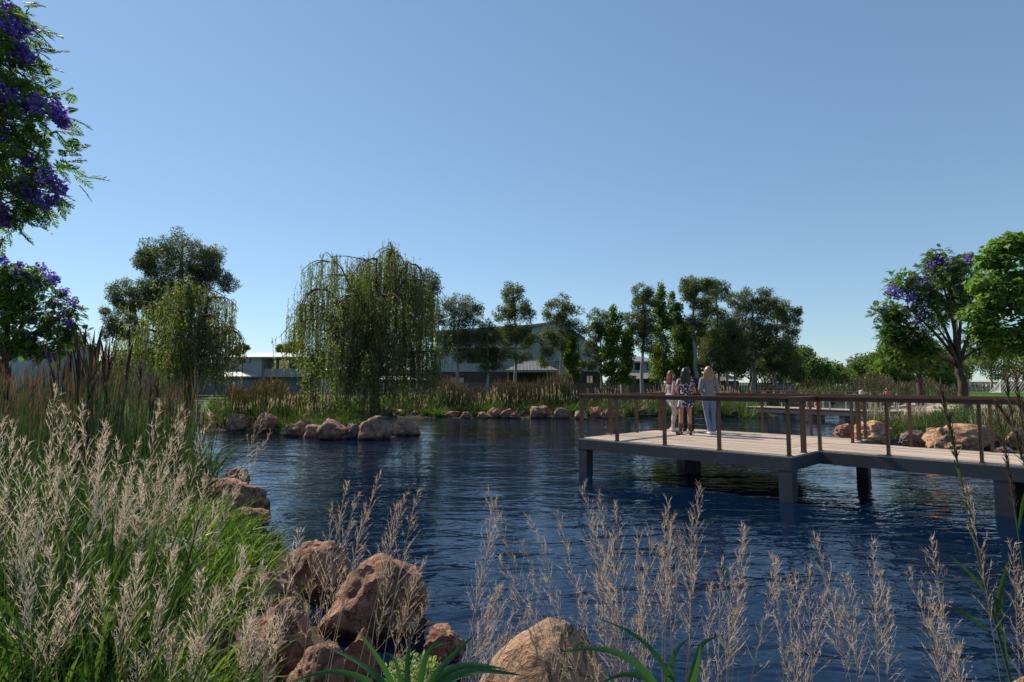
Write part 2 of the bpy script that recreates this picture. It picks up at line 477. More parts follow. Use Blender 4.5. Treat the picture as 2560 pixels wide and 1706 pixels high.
mb = MB(); mb.add([(-18, 1.5, 0), (48, 1.5, 0), (48, 75, 0), (-18, 75, 0)], [[0, 1, 2, 3]])
tag(mb.build('water', m), 'dark blue rippled pond water', None, None, 'structure')


# ---------------------------------------------------------------- paths
def strip(pts, w, dz=0.015, n=40):
    P = np.array(pts, float)
    seg = np.r_[0, np.cumsum(np.hypot(*np.diff(P, axis=0).T))]
    t = np.linspace(0, seg[-1], n)
    c = np.stack([np.interp(t, seg, P[:, 0]), np.interp(t, seg, P[:, 1])], 1)
    T = np.gradient(c, axis=0); T /= np.linalg.norm(T, axis=1, keepdims=True)
    Nn = np.stack([-T[:, 1], T[:, 0]], 1)
    k = 7
    u = np.linspace(-0.5, 0.5, k)
    V = c[:, None] + Nn[:, None] * (u[None, :, None] * w)
    Z = hgt(V[..., 0], V[..., 1]) + dz
    V = np.concatenate([V, Z[..., None]], -1)
    i, j = np.meshgrid(np.arange(n - 1), np.arange(k - 1), indexing='ij')
    a = (i * k + j).reshape(-1)
    mb = MB(); mb.add(V.reshape(-1, 3), np.stack([a, a + 1, a + 1 + k, a + k], -1))
    return mb


tag(strip([(-60, 50), (-30, 49), (-14, 48.5), (-4, 50), (4, 49)], 2.2, 0.03).build('footpath', M['concrete']), 'pale footpath behind the reeds on the far bank', None, None, 'structure')
tag(strip([(19.5, 24.5), (23.5, 30), (29, 38), (36, 50), (42, 56)], 6.5, 0.02, 50).build('gravel_path', M['gravel']), 'beige gravel path leading to the far boardwalk', None, None, 'structure')
tag(strip([(18.2, 21.8), (19.6, 21.2), (21, 20.2), (23.5, 18.6), (28, 17)], 1.5, 0.04, 40).build('concrete_path', M['concrete']), 'pale concrete path by the boulders on the right bank', None, None, 'structure')
# ---------------------------------------------------------------- viewing deck with walkway and railings
ZD = 0.8
U2 = np.array([0.687, -0.727]); V2 = np.array([0.727, 0.687])
PB = np.array([4.90, 10.10])                    # front corner of the platform


def dk(V):                                      # deck frame (u along the front edge, v away) -> world
    V = np.asarray(V, float)
    return np.concatenate([PB + V[..., 0:1] * U2 + V[..., 1:2] * V2, V[..., 2:3]], -1)


LU, LV = 4.84, 4.62
W0, W1, WEND = 1.36, 3.46, 13.0
deck = thing('viewing_deck', (*PB, ZD), 'timber viewing deck and walkway on concrete piers over the pond, with brown handrails', 'deck')
# boards
m, nt, out = new_mat('silvered_deck_boards')
b = N(nt, 'ShaderNodeBsdfPrincipled', Roughness=0.8); b.inputs['Specular IOR Level'].default_value = 0.2
g = N(nt, 'ShaderNodeNewGeometry')
r = ramp(nt, [(0, (0.34, 0.265, 0.21)), (0.5, (0.44, 0.355, 0.29)), (1, (0.53, 0.44, 0.37))], g.outputs['Random Per Island'])
mp = N(nt, 'ShaderNodeMapping'); mp.inputs['Rotation'].default_value = (0, 0, math.atan2(0.727, 0.687)); mp.inputs['Scale'].default_value = (1.2, 22, 22)
nt.links.new(g.outputs['Position'], mp.inputs[0])
nz = N(nt, 'ShaderNodeTexNoise', Scale=1.4, Detail=6.0); nt.links.new(mp.outputs[0], nz.inputs['Vector'])
r2 = ramp(nt, [(0.3, (0.72, 0.7, 0.68)), (0.7, (1.1, 1.1, 1.1))], nz.outputs['Fac'])
mx = N(nt, 'ShaderNodeMixRGB', blend_type='MULTIPLY'); mx.inputs[0].default_value = 0.9
nt.links.new(r.outputs[0], mx.inputs[1]); nt.links.new(r2.outputs[0], mx.inputs[2]); nt.links.new(mx.outputs[0], b.inputs['Base Color'])
bp = N(nt, 'ShaderNodeBump', Strength=0.3, Distance=0.01); nt.links.new(nz.outputs['Fac'], bp.inputs['Height']); nt.links.new(bp.outputs[0], b.inputs['Normal'])
nt.links.new(b.outputs[0], out.inputs[0])
M['deck_wood'] = m
mb = MB()
bw = 0.137
nb = int(LV / bw)
for k in range(nb):
    v0 = k * bw
    x1 = WEND if W0 <= v0 + 0.03 and v0 + bw <= W1 + 0.05 else 0.0
    cuts = [-LU]
    c = -LU + random.uniform(1.2, 3.4)
    while c < x1 - 0.8:
        cuts.append(c); c += random.choice([2.4, 3.0, 3.6, 4.2])
    cuts.append(x1)
    for c0, c1 in zip(cuts, cuts[1:]):
        mb.box(c0 + 0.002, c1 - 0.002, v0 + 0.004, v0 + bw - 0.006, ZD - 0.032, ZD + random.uniform(-0.002, 0.002), dk)
mb.build('deck_board', M['deck_wood'], deck)
# edge beams and joists under the boards
mb = MB()
zb, zt, t = ZD - 0.25, ZD - 0.036, 0.14
mb.box(-LU + t, -t, 0.0, t, zb, zt, dk)
mb.box(-LU + t, -t, LV - t, LV, zb, zt, dk)
mb.box(-LU, -LU + t, 0.0, LV, zb, zt, dk)
mb.box(-t, 0.0, 0.0, W0 + t, zb, zt, dk)
mb.box(-t, 0.0, W1 - t, LV, zb, zt, dk)
mb.box(0.0, WEND, W0, W0 + t, zb, zt, dk)
mb.box(0.0, WEND, W1 - t, W1, zb, zt, dk)
mb.build('edge_beam', M['concrete_dark'], deck)
M['joist'] = simple('joist_timber', (0.36, 0.22, 0.13), 0.8, 0.2, var=0.25, scale=5)
mb = MB()
for k in range(9):
    u = -LU + 0.45 + k * 0.48
    mb.box(u, u + 0.05, t, LV - t, zb + 0.06, zt, dk)
for k in range(24):
    u = 0.35 + k * 0.52
    mb.box(u, u + 0.05, W0 + t, W1 - t, zb + 0.06, zt, dk)
mb.build('joist', M['joist'], deck)
# piers
cw = 0.24
for (u, v) in [(-LU, 0), (-cw, 0.0), (-LU, LV - cw), (-cw, LV - cw), (-LU / 2 - 0.7, 1.9), (2.55, W0), (2.55, W1 - cw), (7.2, W0), (7.2, W1 - cw)]:
    mb = MB(); e = 0.003
    mb.box(u + e, u + cw - e, v + e, v + cw - e, -1.0, zb - 0.001, dk)
    mb.build('pier', M['concrete_dark'], deck)
# railings
RH = 1.04


def railing(pts, posts_at, ends=(True, True), inset=None):
    """pts: list of (u,v); rail along each segment, posts at listed (u,v)"""
    mb = MB()
    for (u0, v0), (u1, v1) in zip(pts, pts[1:]):
        d = np.array([u1 - u0, v1 - v0]); L = np.hypot(*d); d /= L; n = np.array([-d[1], d[0]])
        def fr(V, u0=u0, v0=v0, d=d, n=n):
            q = np.empty_like(V); q[:, 0] = u0 + V[:, 0] * d[0] + V[:, 1] * n[0]; q[:, 1] = v0 + V[:, 0] * d[1] + V[:, 1] * n[1]; q[:, 2] = V[:, 2]
            return dk(q)
        mb.box(-0.05, L + 0.05, -0.058, 0.058, ZD + RH - 0.036, ZD + RH - random.uniform(0, 0.002), fr)
        mb.box(-0.024, L + 0.024, -0.024, 0.024, ZD + RH - 0.1, ZD + RH - 0.037, fr)
    rail = mb.build('handrail', M['rail_wood'], deck)
    for (u, v, ax) in posts_at:
        mb = MB(); a, c = (0.022, 0.045) if ax == 0 else (0.045, 0.022)
        mb.box(u - a, u + a, v - c, v + c, ZD - 0.03, ZD + RH - 0.101, dk)
        mb.box(u - a - 0.012, u + a + 0.012, v - c - 0.012, v + c + 0.012, ZD + 0.002, ZD + 0.012, dk)
        mb.build('railing_post', M['corten'], rail)
    mb = MB()
    P = [(u, v) for u, v, _ in posts_at]
    paths = []
    for (u0, v0), (u1, v1) in zip(P, P[1:]):
        for k in range(5):
            z = ZD + 0.14 + k * 0.16
            paths.append([(u0, v0, z), ((u0 + u1) / 2, (v0 + v1) / 2, z - 0.004), (u1, v1, z)])
    mb.tubes(dk(np.array(paths)), 0.0025, 4)
    mb.build('cable', M['steel'], rail)
    return rail


i_ = 0.06


def upx(px, v, py=1100):                        # u of the point on the line v seen at column px
    d = ray(px, py); m_ = d[0] / d[1]; q = PB + v * V2
    return (m_ * q[1] - q[0]) / (U2[0] - m_ * U2[1])


fu = [-LU + i_, upx(1543, i_), upx(1662, i_), upx(1798, i_), -i_]
railing([(-LU + i_, i_), (-i_, i_), (-i_, W0 + i_), (WEND - 0.1, W0 + i_)],
        [(u, i_, 0) for u in fu] + [(-i_, 0.75, 1), (0.0, W0 + i_, 0)] + [(upx(2220, W0 + i_), W0 + i_, 0), (upx(2452, W0 + i_), W0 + i_, 0)] + [(upx(2452, W0 + i_) + 1.5 * k, W0 + i_, 0) for k in range(1, 6)])
fv = np.linspace(i_, LV - i_, 5)
bu = np.linspace(-LU + i_, -i_, 5)
railing([(-LU + i_, i_), (-LU + i_, LV - i_), (-i_, LV - i_), (-i_, W1 - i_), (WEND - 0.1, W1 - i_)],
        [(-LU + i_, v, 1) for v in fv[1:]] + [(u, LV - i_, 0) for u in bu[1:]] + [(-i_, LV - 0.55, 1), (0.0, W1 - i_, 0)] + [(upx(2277, W1 - i_, 1090), W1 - i_, 0), (upx(2480, W1 - i_), W1 - i_, 0)] + [(upx(2480, W1 - i_) + 1.5 * k, W1 - i_, 0) for k in range(1, 6)])

# ---------------------------------------------------------------- low boardwalk beyond the deck
A0, A1 = onz(1862, 1016.5, 0.68)[:2], onz(2146, 1027, 0.68)[:2]
dd = A1 - A0; LB = np.hypot(*dd); dd /= LB; nn = np.array([-dd[1], dd[0]])
A1 = A1 + dd * 1.4; LB += 1.4


def bk(V):
    V = np.asarray(V, float)
    return np.concatenate([A0 + V[..., 0:1] * dd + V[..., 1:2] * nn, V[..., 2:3]], -1)


bw_t = thing('boardwalk', (*A0, 0.68), 'low pale boardwalk with thin grey posts crossing the pond beyond the deck', 'boardwalk')
mb = MB()
for k in range(int(LB / 0.14)):
    mb.box(k * 0.14, k * 0.14 + 0.134, 0, 1.8, 0.645, 0.68 + random.uniform(-.002, .002), bk)
mb.build('deck_board', M['deck_wood'], bw_t)
mb = MB(); mb.box(0, LB, 0.03, 0.2, 0.36, 0.64, bk); mb.box(0, LB, 1.6, 1.77, 0.36, 0.64, bk); mb.build('edge_beam', M['concrete_dark'], bw_t)
for u in np.linspace(0.5, LB - 0.6, 5):
    mb = MB(); mb.box(u - 0.15, u + 0.15, 0.25, 1.5, -0.9, 0.358, bk); mb.build('pier', M['concrete'], bw_t)
mb = MB(); mb.box(-0.1, LB, 1.68, 1.78, 1.66, 1.7, bk); mb.box(-0.1, LB, 0.02, 0.12, 1.66, 1.7, bk)
rl = mb.build('handrail', M['rail_wood'], bw_t)
for u in np.linspace(0.1, LB - 0.3, 7):
    for v in (0.07, 1.73):
        mb = MB(); mb.box(u - 0.03, u + 0.03, v - 0.03, v + 0.03, 0.684, 1.658, bk); mb.build('railing_post', M['grey_post'], rl)
# ---------------------------------------------------------------- rocks and boulders
def _noise3(P, seed):
    o = Vector((seed * 13.7, seed * 7.3, seed * 3.1))
    return np.array([mnoise.noise(Vector(p) + o) for p in P])


_ico = {}


def ico(sub):
    if sub not in _ico:
        import bmesh
        bm = bmesh.new(); bmesh.ops.create_icosphere(bm, subdivisions=sub, radius=1.0)
        V = np.array([v.co[:] for v in bm.verts]); Fc = np.array([[v.index for v in f.verts] for f in bm.faces]); bm.free()
        _ico[sub] = (V, Fc)
    return _ico[sub]


def rock_shape(seed, sub=4, cuts=9, rough=0.16, flat=0.25):
    rg = np.random.default_rng(seed)
    V, Fc = ico(sub); P = V.copy()
    P += P * (0.28 * _noise3(P * 0.9, seed))[:, None]
    for k in range(cuts):                                   # cleaved faces
        n = rg.normal(size=3); n[2] = n[2] * 0.7 + 0.15; n /= np.linalg.norm(n)
        d = rg.uniform(0.62, 0.9)
        s = P @ n - d
        P -= np.outer(np.where(s > 0, s * rg.uniform(0.75, 0.97), 0), n)
    Nn = P / (np.linalg.norm(P, axis=1, keepdims=True) + 1e-9)
    rid = 1 - np.abs(_noise3(P * 2.1, seed + 5)) * 2
    P += Nn * (rough * 0.7 * _noise3(P * 2.3, seed + 1) + rough * 0.42 * rid * 0.5 + rough * 0.35 * _noise3(P * 5.5, seed + 2) + rough * 0.2 * _noise3(P * 12, seed + 3))[:, None]
    # fit to unit half-extent
    lo, hi = P.min(0), P.max(0)
    P = (P - (lo + hi) / 2) / ((hi - lo) / 2)
    return P, Fc


def rock(px, ytop, ybase, wpx, Y, label, mat='rock', group=None, seed=None, sub=4, depth=0.8, name='boulder', sink=0.35, rough=0.16, lean=0.0, cuts=9, taper=0.0):
    """rock seen at pixel column px between ytop and ybase, wpx wide, standing at depth Y"""
    seed = seed if seed is not None else int(px * 7 + ytop) % 9973
    P, Fc = rock_shape(seed, sub, cuts, rough)
    k = Y / F
    rx = wpx * k / 2
    if taper:
        P = P * np.stack([1 - taper * np.clip((P[:, 2] + .6) / 1.6, 0, 1)] * 2 + [np.ones(len(P))], 1)
    pt, pb = at(px, ytop, Y), at(px, ybase, Y)
    hh = pt[2] - pb[2]
    rz = hh / (2 - sink) * 1.0
    rz = hh * (1 + sink) / 2
    c = np.array([at(px, ytop, Y)[0], Y, pt[2] - rz])
    V = P * np.array([rx, rx * depth, rz])
    V[:, 0] += lean * V[:, 2]
    mb = MB(); mb.add(V + c, Fc)
    o = mb.build(name, M[mat], None, smooth=True, origin=(c[0], c[1], pb[2]))
    try:
        o.data.set_sharp_from_angle(angle=R(38))
    except Exception:
        pass
    return tag(o, label, 'rock', group)


def shoreY(y, z=0.0):
    return onz(CX, y, z)[1]


gA = 'boulders along the reedy point'
for (px, yt, yb, wd, lab, mt) in [
    (594, 1038, 1076, 50, 'pointed red brown boulder at the left end of the reedy point', 'rock'),
    (566, 1046, 1062, 30, 'low grey rock behind the pointed boulder at the left end', 'rock_grey'),
    (628, 1043, 1071, 28, 'upright split rock between the pointed boulder and the big squared one', 'rock'),
    (672, 1037, 1078, 62, 'big squared red boulder below a dark gap in the shrubs', 'rock'),
    (626, 1070, 1082, 20, 'small wet stone at the foot of the big squared boulder', 'rock_grey'),
    (727, 1063, 1089, 34, 'leaning brown rock at the start of the main boulder cluster', 'rock'),
    (744, 1068, 1091, 24, 'small dark rock wedged in front of the folded boulder', 'rock'),
    (759, 1051, 1087, 38, 'folded rust boulder with layered top on the reedy point', 'rock'),
    (786, 1064, 1093, 46, 'sloping brown rock dipping into the water beside the folded boulder', 'rock'),
    (832, 1052, 1098, 70, 'large red boulder with a flat cut top in mid cluster', 'rock'),
    (883, 1063, 1097, 42, 'dark grey boulder between the two largest boulders', 'rock_grey'),
    (938, 1045, 1098, 84, 'largest pale topped boulder at the tip of the reedy point', 'rock'),
    (900, 1048, 1078, 38, 'mossy tan boulder tucked behind the largest boulder', 'rock_tan'),
    (1006, 1056, 1087, 84, 'long low boulder tapering into the water at the very tip', 'rock'),
    (818, 1038, 1066, 30, 'shaded rock among grass behind the flat topped boulder', 'rock_grey'),
    (831, 1013, 1034, 24, 'small rock standing high in the grass under the big willow', 'rock'),
    (766, 1034, 1050, 26, 'pale rock half hidden in grass above the folded boulder', 'rock_tan')]:
    Y = min(max(shoreY(yb), 20.5), 26.4) + (0.6 if yb < 1072 else 0.0) + (1.5 if yb < 1050 else 0)
    rock(px, yt - (yb - yt) * .12, yb + 3, wd * 1.12, Y, lab, mt, gA, rough=.22, cuts=14)
gB = 'rocks edging the far bank'
for n_, (px, yt, yb, wd, lab) in enumerate([
    (925, 1015, 1036, 34, 'first rock of the far bank just right of the big willow strands'),
    (950, 1018, 1037, 25, 'peaked rock second along the far bank from the willow'),
    (971, 1015, 1037, 17, 'narrow upright rock on the far bank, third from the willow'),
    (990, 1014, 1031, 27, 'rounded rock set back behind the narrow upright one'),
    (1004, 1025, 1039, 36, 'long sloping slab at the far waterline beside the narrow upright rock'),
    (1036, 1028, 1040, 26, 'low dark rock between the sloping slab and the tall square one'),
    (1070, 1013, 1036, 30, 'tall square topped rock under the first slender gum'),
    (1072, 1031, 1042, 20, 'small wet stone at the foot of the square topped rock'),
    (1115, 1020, 1037, 26, 'pinkish rock half in grass left of the gum trunks'),
    (1130, 1029, 1044, 40, 'broad dark slab below the pinkish rock'),
    (1166, 1031, 1045, 28, 'low rounded rock below the leaning double trunk'),
    (1191, 1035, 1044, 24, 'flattest rock of the far bank'),
    (1208, 1031, 1046, 26, 'wedge shaped rock rising to the right'),
    (1236, 1021, 1045, 40, 'pair topped tan rock below the second slender gum'),
    (1268, 1024, 1047, 36, 'lit angular rock in the middle of the far bank'),
    (1289, 1031, 1046, 24, 'dark rock squeezed between two lit angular rocks'),
    (1312, 1020, 1043, 36, 'blocky tan rock below the hip roofed pavilion'),
    (1352, 1017, 1046, 48, 'largest cone shaped rock of the far bank below the pavilion'),
    (1404, 1022, 1046, 40, 'double humped tan rock under the third slender gum'),
    (1411, 1018, 1032, 22, 'small rock sitting behind the double humped one'),
    (1453, 1027, 1048, 28, 'dark rock just right of the deck corner post'),
    (1490, 1019, 1046, 32, 'grey brown rock seen between the first two deck posts'),
    (1518, 1022, 1048, 30, 'rounded dark rock behind the second deck post'),
    (1615, 1018, 1044, 30, 'tan leaning rock beside the red haired woman across the water'),
    (1745, 1024, 1045, 22, 'dark rock seen between the two women across the water')]):
    Y = shoreY(yb) + 0.2
    rock(px, yt - (yb - yt) * .12, yb + 2, wd * 1.12, min(max(Y, 33.5), 37.5) + .5 * math.sin(n_ * 2.4), lab, 'rock' if n_ % 4 else 'rock_tan', gB, sub=4, rough=.22, cuts=12)
gC = 'boulders behind the walkway'
for (px, yt, yb, wd, lab, mt, Y) in [
    (2112, 1058, 1094, 46, 'dark tan boulder at the water left of the domed boulder', 'rock', 20.4),
    (2178, 1050, 1112, 104, 'domed orange boulder with cracks behind the inner corner posts', 'rock_tan', 19.4),
    (2272, 1075, 1116, 92, 'grey weathered slab between the two orange boulders', 'rock_grey', 18.9),
    (2336, 1068, 1096, 42, 'small orange block on the shoulder of the widest boulder', 'rock_tan', 19.1),
    (2392, 1057, 1128, 150, 'widest orange boulder lying behind the walkway rail', 'rock_tan', 18.0),
    (2474, 1090, 1130, 32, 'dark upright stone at the end of the widest boulder', 'rock_grey', 17.5),
    (2545, 1070, 1128, 68, 'orange boulder at the end of the row, partly behind tall reeds', 'rock_tan', 17.2),
    (2516, 1116, 1136, 56, 'low grey stone below the end boulder of the row', 'rock_grey', 16.6)]:
    rock(px, yt, yb + 6, wd * 1.08, Y, lab, mt, gC, depth=0.75, sub=5, rough=.24, cuts=16)
for (px, yt, yb, wd, lab) in [(2081, 996, 1008, 22, 'pale pink rock by the far channel past the boardwalk'), (2040, 1000, 1012, 16, 'small rock at the channel edge behind the grey boardwalk post')]:
    rock(px, yt, yb, wd, 58 if px > 2060 else 47, lab, 'rock_tan', 'rocks by the far channel', sub=3)
gD = 'boulders on the near left bank'
for (px, yt, yb, wd, lab, mt, Y, dep) in [
    (592, 1170, 1215, 66, 'rust boulder with a dark hollow at the back of the left bank', 'rock', 11.3, 0.9),
    (535, 1195, 1230, 90, 'pinkish shelf of rock leading to the rust boulder', 'rock', 11.2, 0.7),
    (480, 1190, 1222, 90, 'flat pinkish rock among plumes left of the shelf', 'rock', 11.6, 0.7),
    (505, 1163, 1192, 40, 'small red stone on top of the flat pinkish rock', 'rock', 12.2, 0.8),
    (570, 1198, 1280, 172, 'big square ended boulder jutting into the pond from the left bank', 'rock', 9.5, 0.8),
    (625, 1268, 1310, 120, 'pale ledge at the foot of the square ended boulder', 'rock', 8.4, 0.7),
    (470, 1262, 1320, 130, 'red rock showing through plumes below the square ended boulder', 'rock', 8.3, 0.8)]:
    rock(px, yt, yb, wd, Y, lab, mt, gD, depth=dep, sub=5, sink=0.5, rough=.2, cuts=12)
gE = 'boulders at the near shore'
for (px, yt, yb, wd, lab, mt, Y, dep, sd_) in [
    (790, 1348, 1520, 178, 'rounded tan topped boulder behind the biggest near boulder', 'rock', 5.9, 1.0, 11),
    (946, 1379, 1592, 272, 'biggest brown boulder standing in the water near the shore', 'rock', 5.15, 0.85, 23),
    (690, 1425, 1540, 150, 'sloping tan rock between tall grass and the rounded boulder', 'rock', 5.2, 0.9, 31),
    (715, 1490, 1680, 190, 'rugged folded rock below the rounded boulder', 'rock', 4.1, 0.9, 47),
    (590, 1560, 1760, 230, 'dark eroded rock at the edge of the green grass', 'rock', 3.7, 0.9, 53),
    (790, 1610, 1760, 150, 'tan rock at the bottom edge under thin dry stems', 'rock', 3.5, 0.9, 61),
    (910, 1570, 1690, 95, 'blocky brown rock below the biggest boulder', 'rock', 4.0, 0.9, 67),
    (1115, 1567, 1634, 104, 'small flat topped boulder alone in the water', 'rock', 4.3, 0.8, 73),
    (1082, 1640, 1740, 125, 'grey brown rock behind the broad green leaves', 'rock_grey', 3.75, 0.9, 79),
    (2550, 1690, 1740, 50, 'tan stone at the foot of the tall reed', 'rock_tan', 3.6, 0.9, 97)]:
    rock(px, yt, yb, wd, Y, lab, mt, gE, depth=dep, seed=sd_, sub=5, sink=0.45, rough=0.2, cuts=8)
# the pale pointed boulder at the bottom
rock(1362, 1543, 1790, 440, 3.45, 'bright sunlit pointed tan boulder at the bottom of the view', 'rock_tan', gE, depth=0.8, seed=151, sub=6, sink=0.4, rough=0.07, lean=0.2, cuts=9, taper=.62)
# ---------------------------------------------------------------- trees
def bez(P0, P1, P2, P3, K):
    t = np.linspace(0, 1, K)[None, :, None]
    P0, P1, P2, P3 = [np.asarray(p)[:, None, :] for p in (P0, P1, P2, P3)]
    return (1 - t) ** 3 * P0 + 3 * (1 - t) ** 2 * t * P1 + 3 * (1 - t) * t * t * P2 + t ** 3 * P3


def in_ball(n, rg):
    d = rg.normal(size=(n, 3)); d /= np.linalg.norm(d, axis=1, keepdims=True)
    return d * (rg.random((n, 1)) ** (1 / 3))


def crown_clumps(ells, Y, rg, dens=1.0, cs=0.34, depth=0.9):
    """ells: (px,py,rx,ry) ellipses of the crown as seen; returns clump centres and radii (world)"""
    C, Rr = [], []
    k = Y / F
    for e in ells:
        cx, cy, rx, ry = e[:4]
        c = at(cx, cy, Y); rx *= k; ry *= k
        rc = max(cs * math.sqrt(rx * ry), 0.25)
        n = max(2, int(dens * 1.15 * (rx * ry * max(rx, ry) / rc ** 3) ** 0.78))
        p = in_ball(n, rg)
        nr = np.linalg.norm(p, axis=1, keepdims=True)
        p = p / (nr + 1e-9) * nr ** 0.62                    # towards the outside
        s = np.array([max(rx - rc * 0.5, rx * 0.4), max(rx - rc * 0.5, rx * 0.4) * depth, max(ry - rc * 0.5, ry * 0.4)])
        C.append(c + p * s); Rr.append(rc * rg.uniform(0.65, 1.2, n))
    return np.concatenate(C), np.concatenate(Rr)


def branch_net(trunk, trad, C, Rr, rg, rise=0.35, twig=3, rmin=0.012, thick=1.0, limbs=()):
    """join every clump to the trunk; returns a mesh builder with trunk, limbs and twigs"""
    mb = MB()
    trunk = np.asarray(trunk, float); trad = np.asarray(trad, float)
    # resample the trunk
    seg = np.r_[0, np.cumsum(np.linalg.norm(np.diff(trunk, axis=0), axis=1))]
    t = np.linspace(0, seg[-1], 14)
    T = np.stack([np.interp(t, seg, trunk[:, i]) for i in range(3)], 1); TR = np.interp(t, seg, trad)
    T[1:-1] += rg.normal(size=(12, 3)) * TR[1:-1, None] * np.array([0.25, 0.25, 0])
    mb.tubes(T[None], TR[None], 8)
    nodes = [T[i] for i in range(3, 14)]; nr = [TR[i] for i in range(3, 14)]
    for e in limbs:                                          # main limbs from the fork
        p = T[-1] + rg.normal(size=3) * TR[-1] * .4; e = np.asarray(e, float); L = np.linalg.norm(e - p)
        P1 = p + (e - p) * np.array([.25, .25, .45]); P2 = p + (e - p) * np.array([.7, .7, .85]) + rg.normal(size=3) * L * .05
        B_ = bez([p], [P1], [P2], [e], 9)[0]; rr = np.linspace(TR[-1] * rg.uniform(.5, .66), max(rmin, TR[-1] * .12), 9)
        mb.tubes(B_[None], rr[None], 7)
        for q in range(2, 9): nodes.append(B_[q]); nr.append(rr[q])
    order = np.argsort([np.min(np.linalg.norm(T - c, axis=1)) for c in C])
    b0, b1, b2, b3, ra, rb = [], [], [], [], [], []
    for i in order:
        c = C[i]
        NP = np.array(nodes); d = NP - c
        dist = np.linalg.norm(d, axis=1)
        hor = np.hypot(d[:, 0], d[:, 1])
        pen = np.maximum(0, NP[:, 2] - (c[2] - rise * hor)) * 1.7
        j = int(np.argmin(dist + pen))
        p = NP[j]; L = dist[j]
        r0 = min(nr[j] * 0.72, 0.012 + 0.024 * L * thick); r1 = max(rmin, r0 * 0.42)
        up = np.array([0, 0, 1.0]); dr = (c - p) / (L + 1e-9)
        jit = rg.normal(size=3) * L * 0.07
        P1 = p + (dr * 0.55 + up * 0.25) * L * 0.4 + jit; P2 = c - (dr * 0.8 + up * 0.1) * L * 0.3 + jit * 0.6
        b0.append(p); b1.append(P1); b2.append(P2); b3.append(c); ra.append(r0); rb.append(r1)
        for tt in (0.4, 0.7, 1.0):
            q = (1 - tt) ** 3 * p + 3 * (1 - tt) ** 2 * tt * P1 + 3 * (1 - tt) * tt * tt * P2 + tt ** 3 * c
            nodes.append(q); nr.append(r0 + (r1 - r0) * tt)
    K = 7
    P = bez(b0, b1, b2, b3, K)
    rad = np.array(ra)[:, None] * (1 - np.linspace(0, 1, K)[None]) + np.array(rb)[:, None] * np.linspace(0, 1, K)[None]
    mb.tubes(P, rad, 5)
    if twig:
        Ct = np.repeat(C, twig, 0); Rt = np.repeat(Rr, twig)
        E = Ct + in_ball(len(Ct), rg) * Rt[:, None] * 1.1
        S = Ct - rg.normal(size=Ct.shape) * 0.05
        mid = (S + E) / 2 + rg.normal(size=Ct.shape) * Rt[:, None] * 0.15
        mb.tubes(np.stack([S, mid, E], 1), np.array([[rmin, rmin * 0.7, rmin * 0.4]]), 3, cap=False)
    return mb


def foliage(C, Rr, rg, n_per, L, W, droop=0.3, flat=0.8, shell=1.0, wild=0.8):
    Rr = Rr * 1.2
    n = np.maximum(4, (n_per * (Rr / Rr.mean()) ** 2).astype(int))
    Ci = np.repeat(C, n, 0); Ri = np.repeat(Rr, n)
    p = in_ball(len(Ci), rg); r = np.linalg.norm(p, axis=1, keepdims=True)
    p = p / (r + 1e-9) * r ** shell
    pos = Ci + p * Ri[:, None] * np.array([1, 1, flat])
    D = p + rg.normal(size=p.shape) * wild - np.array([0, 0, droop])
    mb = MB()
    s = rg.uniform(0.6, 1.25, len(pos))
    mb.leaves(pos, D, L * s, W * s, rg.normal(size=p.shape) + np.array([0, 0, 0.4]))
    return mb


def tree(name, label, px, Y, ells, base_py=None, zg=None, trunk=None, r0=0.14, leaf='leaf_gum', bark='bark_gum', L=0.2, W=0.06,
         n_per=105, dens=1.2, cs=0.28, droop=0.35, group='gums and poplars along the far bank', seed=None, top_frac=0.8, twig=3, rise=0.35, cat='tree', thick=1.0, wild=0.8, extra=None):
    rg = np.random.default_rng(seed if seed is not None else int(px * 31 + Y * 7))
    x = at(px, 963, Y)[0]
    z0 = float(hgt(np.array(x), np.array(Y))) if zg is None else zg
    base = np.array([x, Y, z0])
    C, Rr = crown_clumps(ells, Y, rg, dens, cs)
    if trunk is None:
        top = at(ells[0][0], ells[0][1] - ells[0][3] * (top_frac * 2 - 1), Y)
        mid = base + (top - base) * 0.5 + np.array([rg.normal() * 0.12, rg.normal() * 0.2, 0])
        tr = [base - np.array([0, 0, 0.2]), base + np.array([0, 0, 0.3]), mid, top]; rad = [r0 * 1.25, r0, r0 * 0.62, r0 * 0.14]
    else:
        tr = [base - np.array([0, 0, 0.2])] + [at(a, b, Y) for a, b, _ in trunk]; rad = [r0 * 1.3] + [q for _, _, q in trunk]
    t = thing(name, base, label, cat, group)
    br = branch_net(tr, rad, C, Rr, rg, rise=rise, twig=twig, thick=thick)
    br.build('trunk', M[bark], t, smooth=True)
    foliage(C, Rr, rg, n_per, L, W, droop, wild=wild).build('crown', M[leaf], t)
    return t, C, Rr, rg


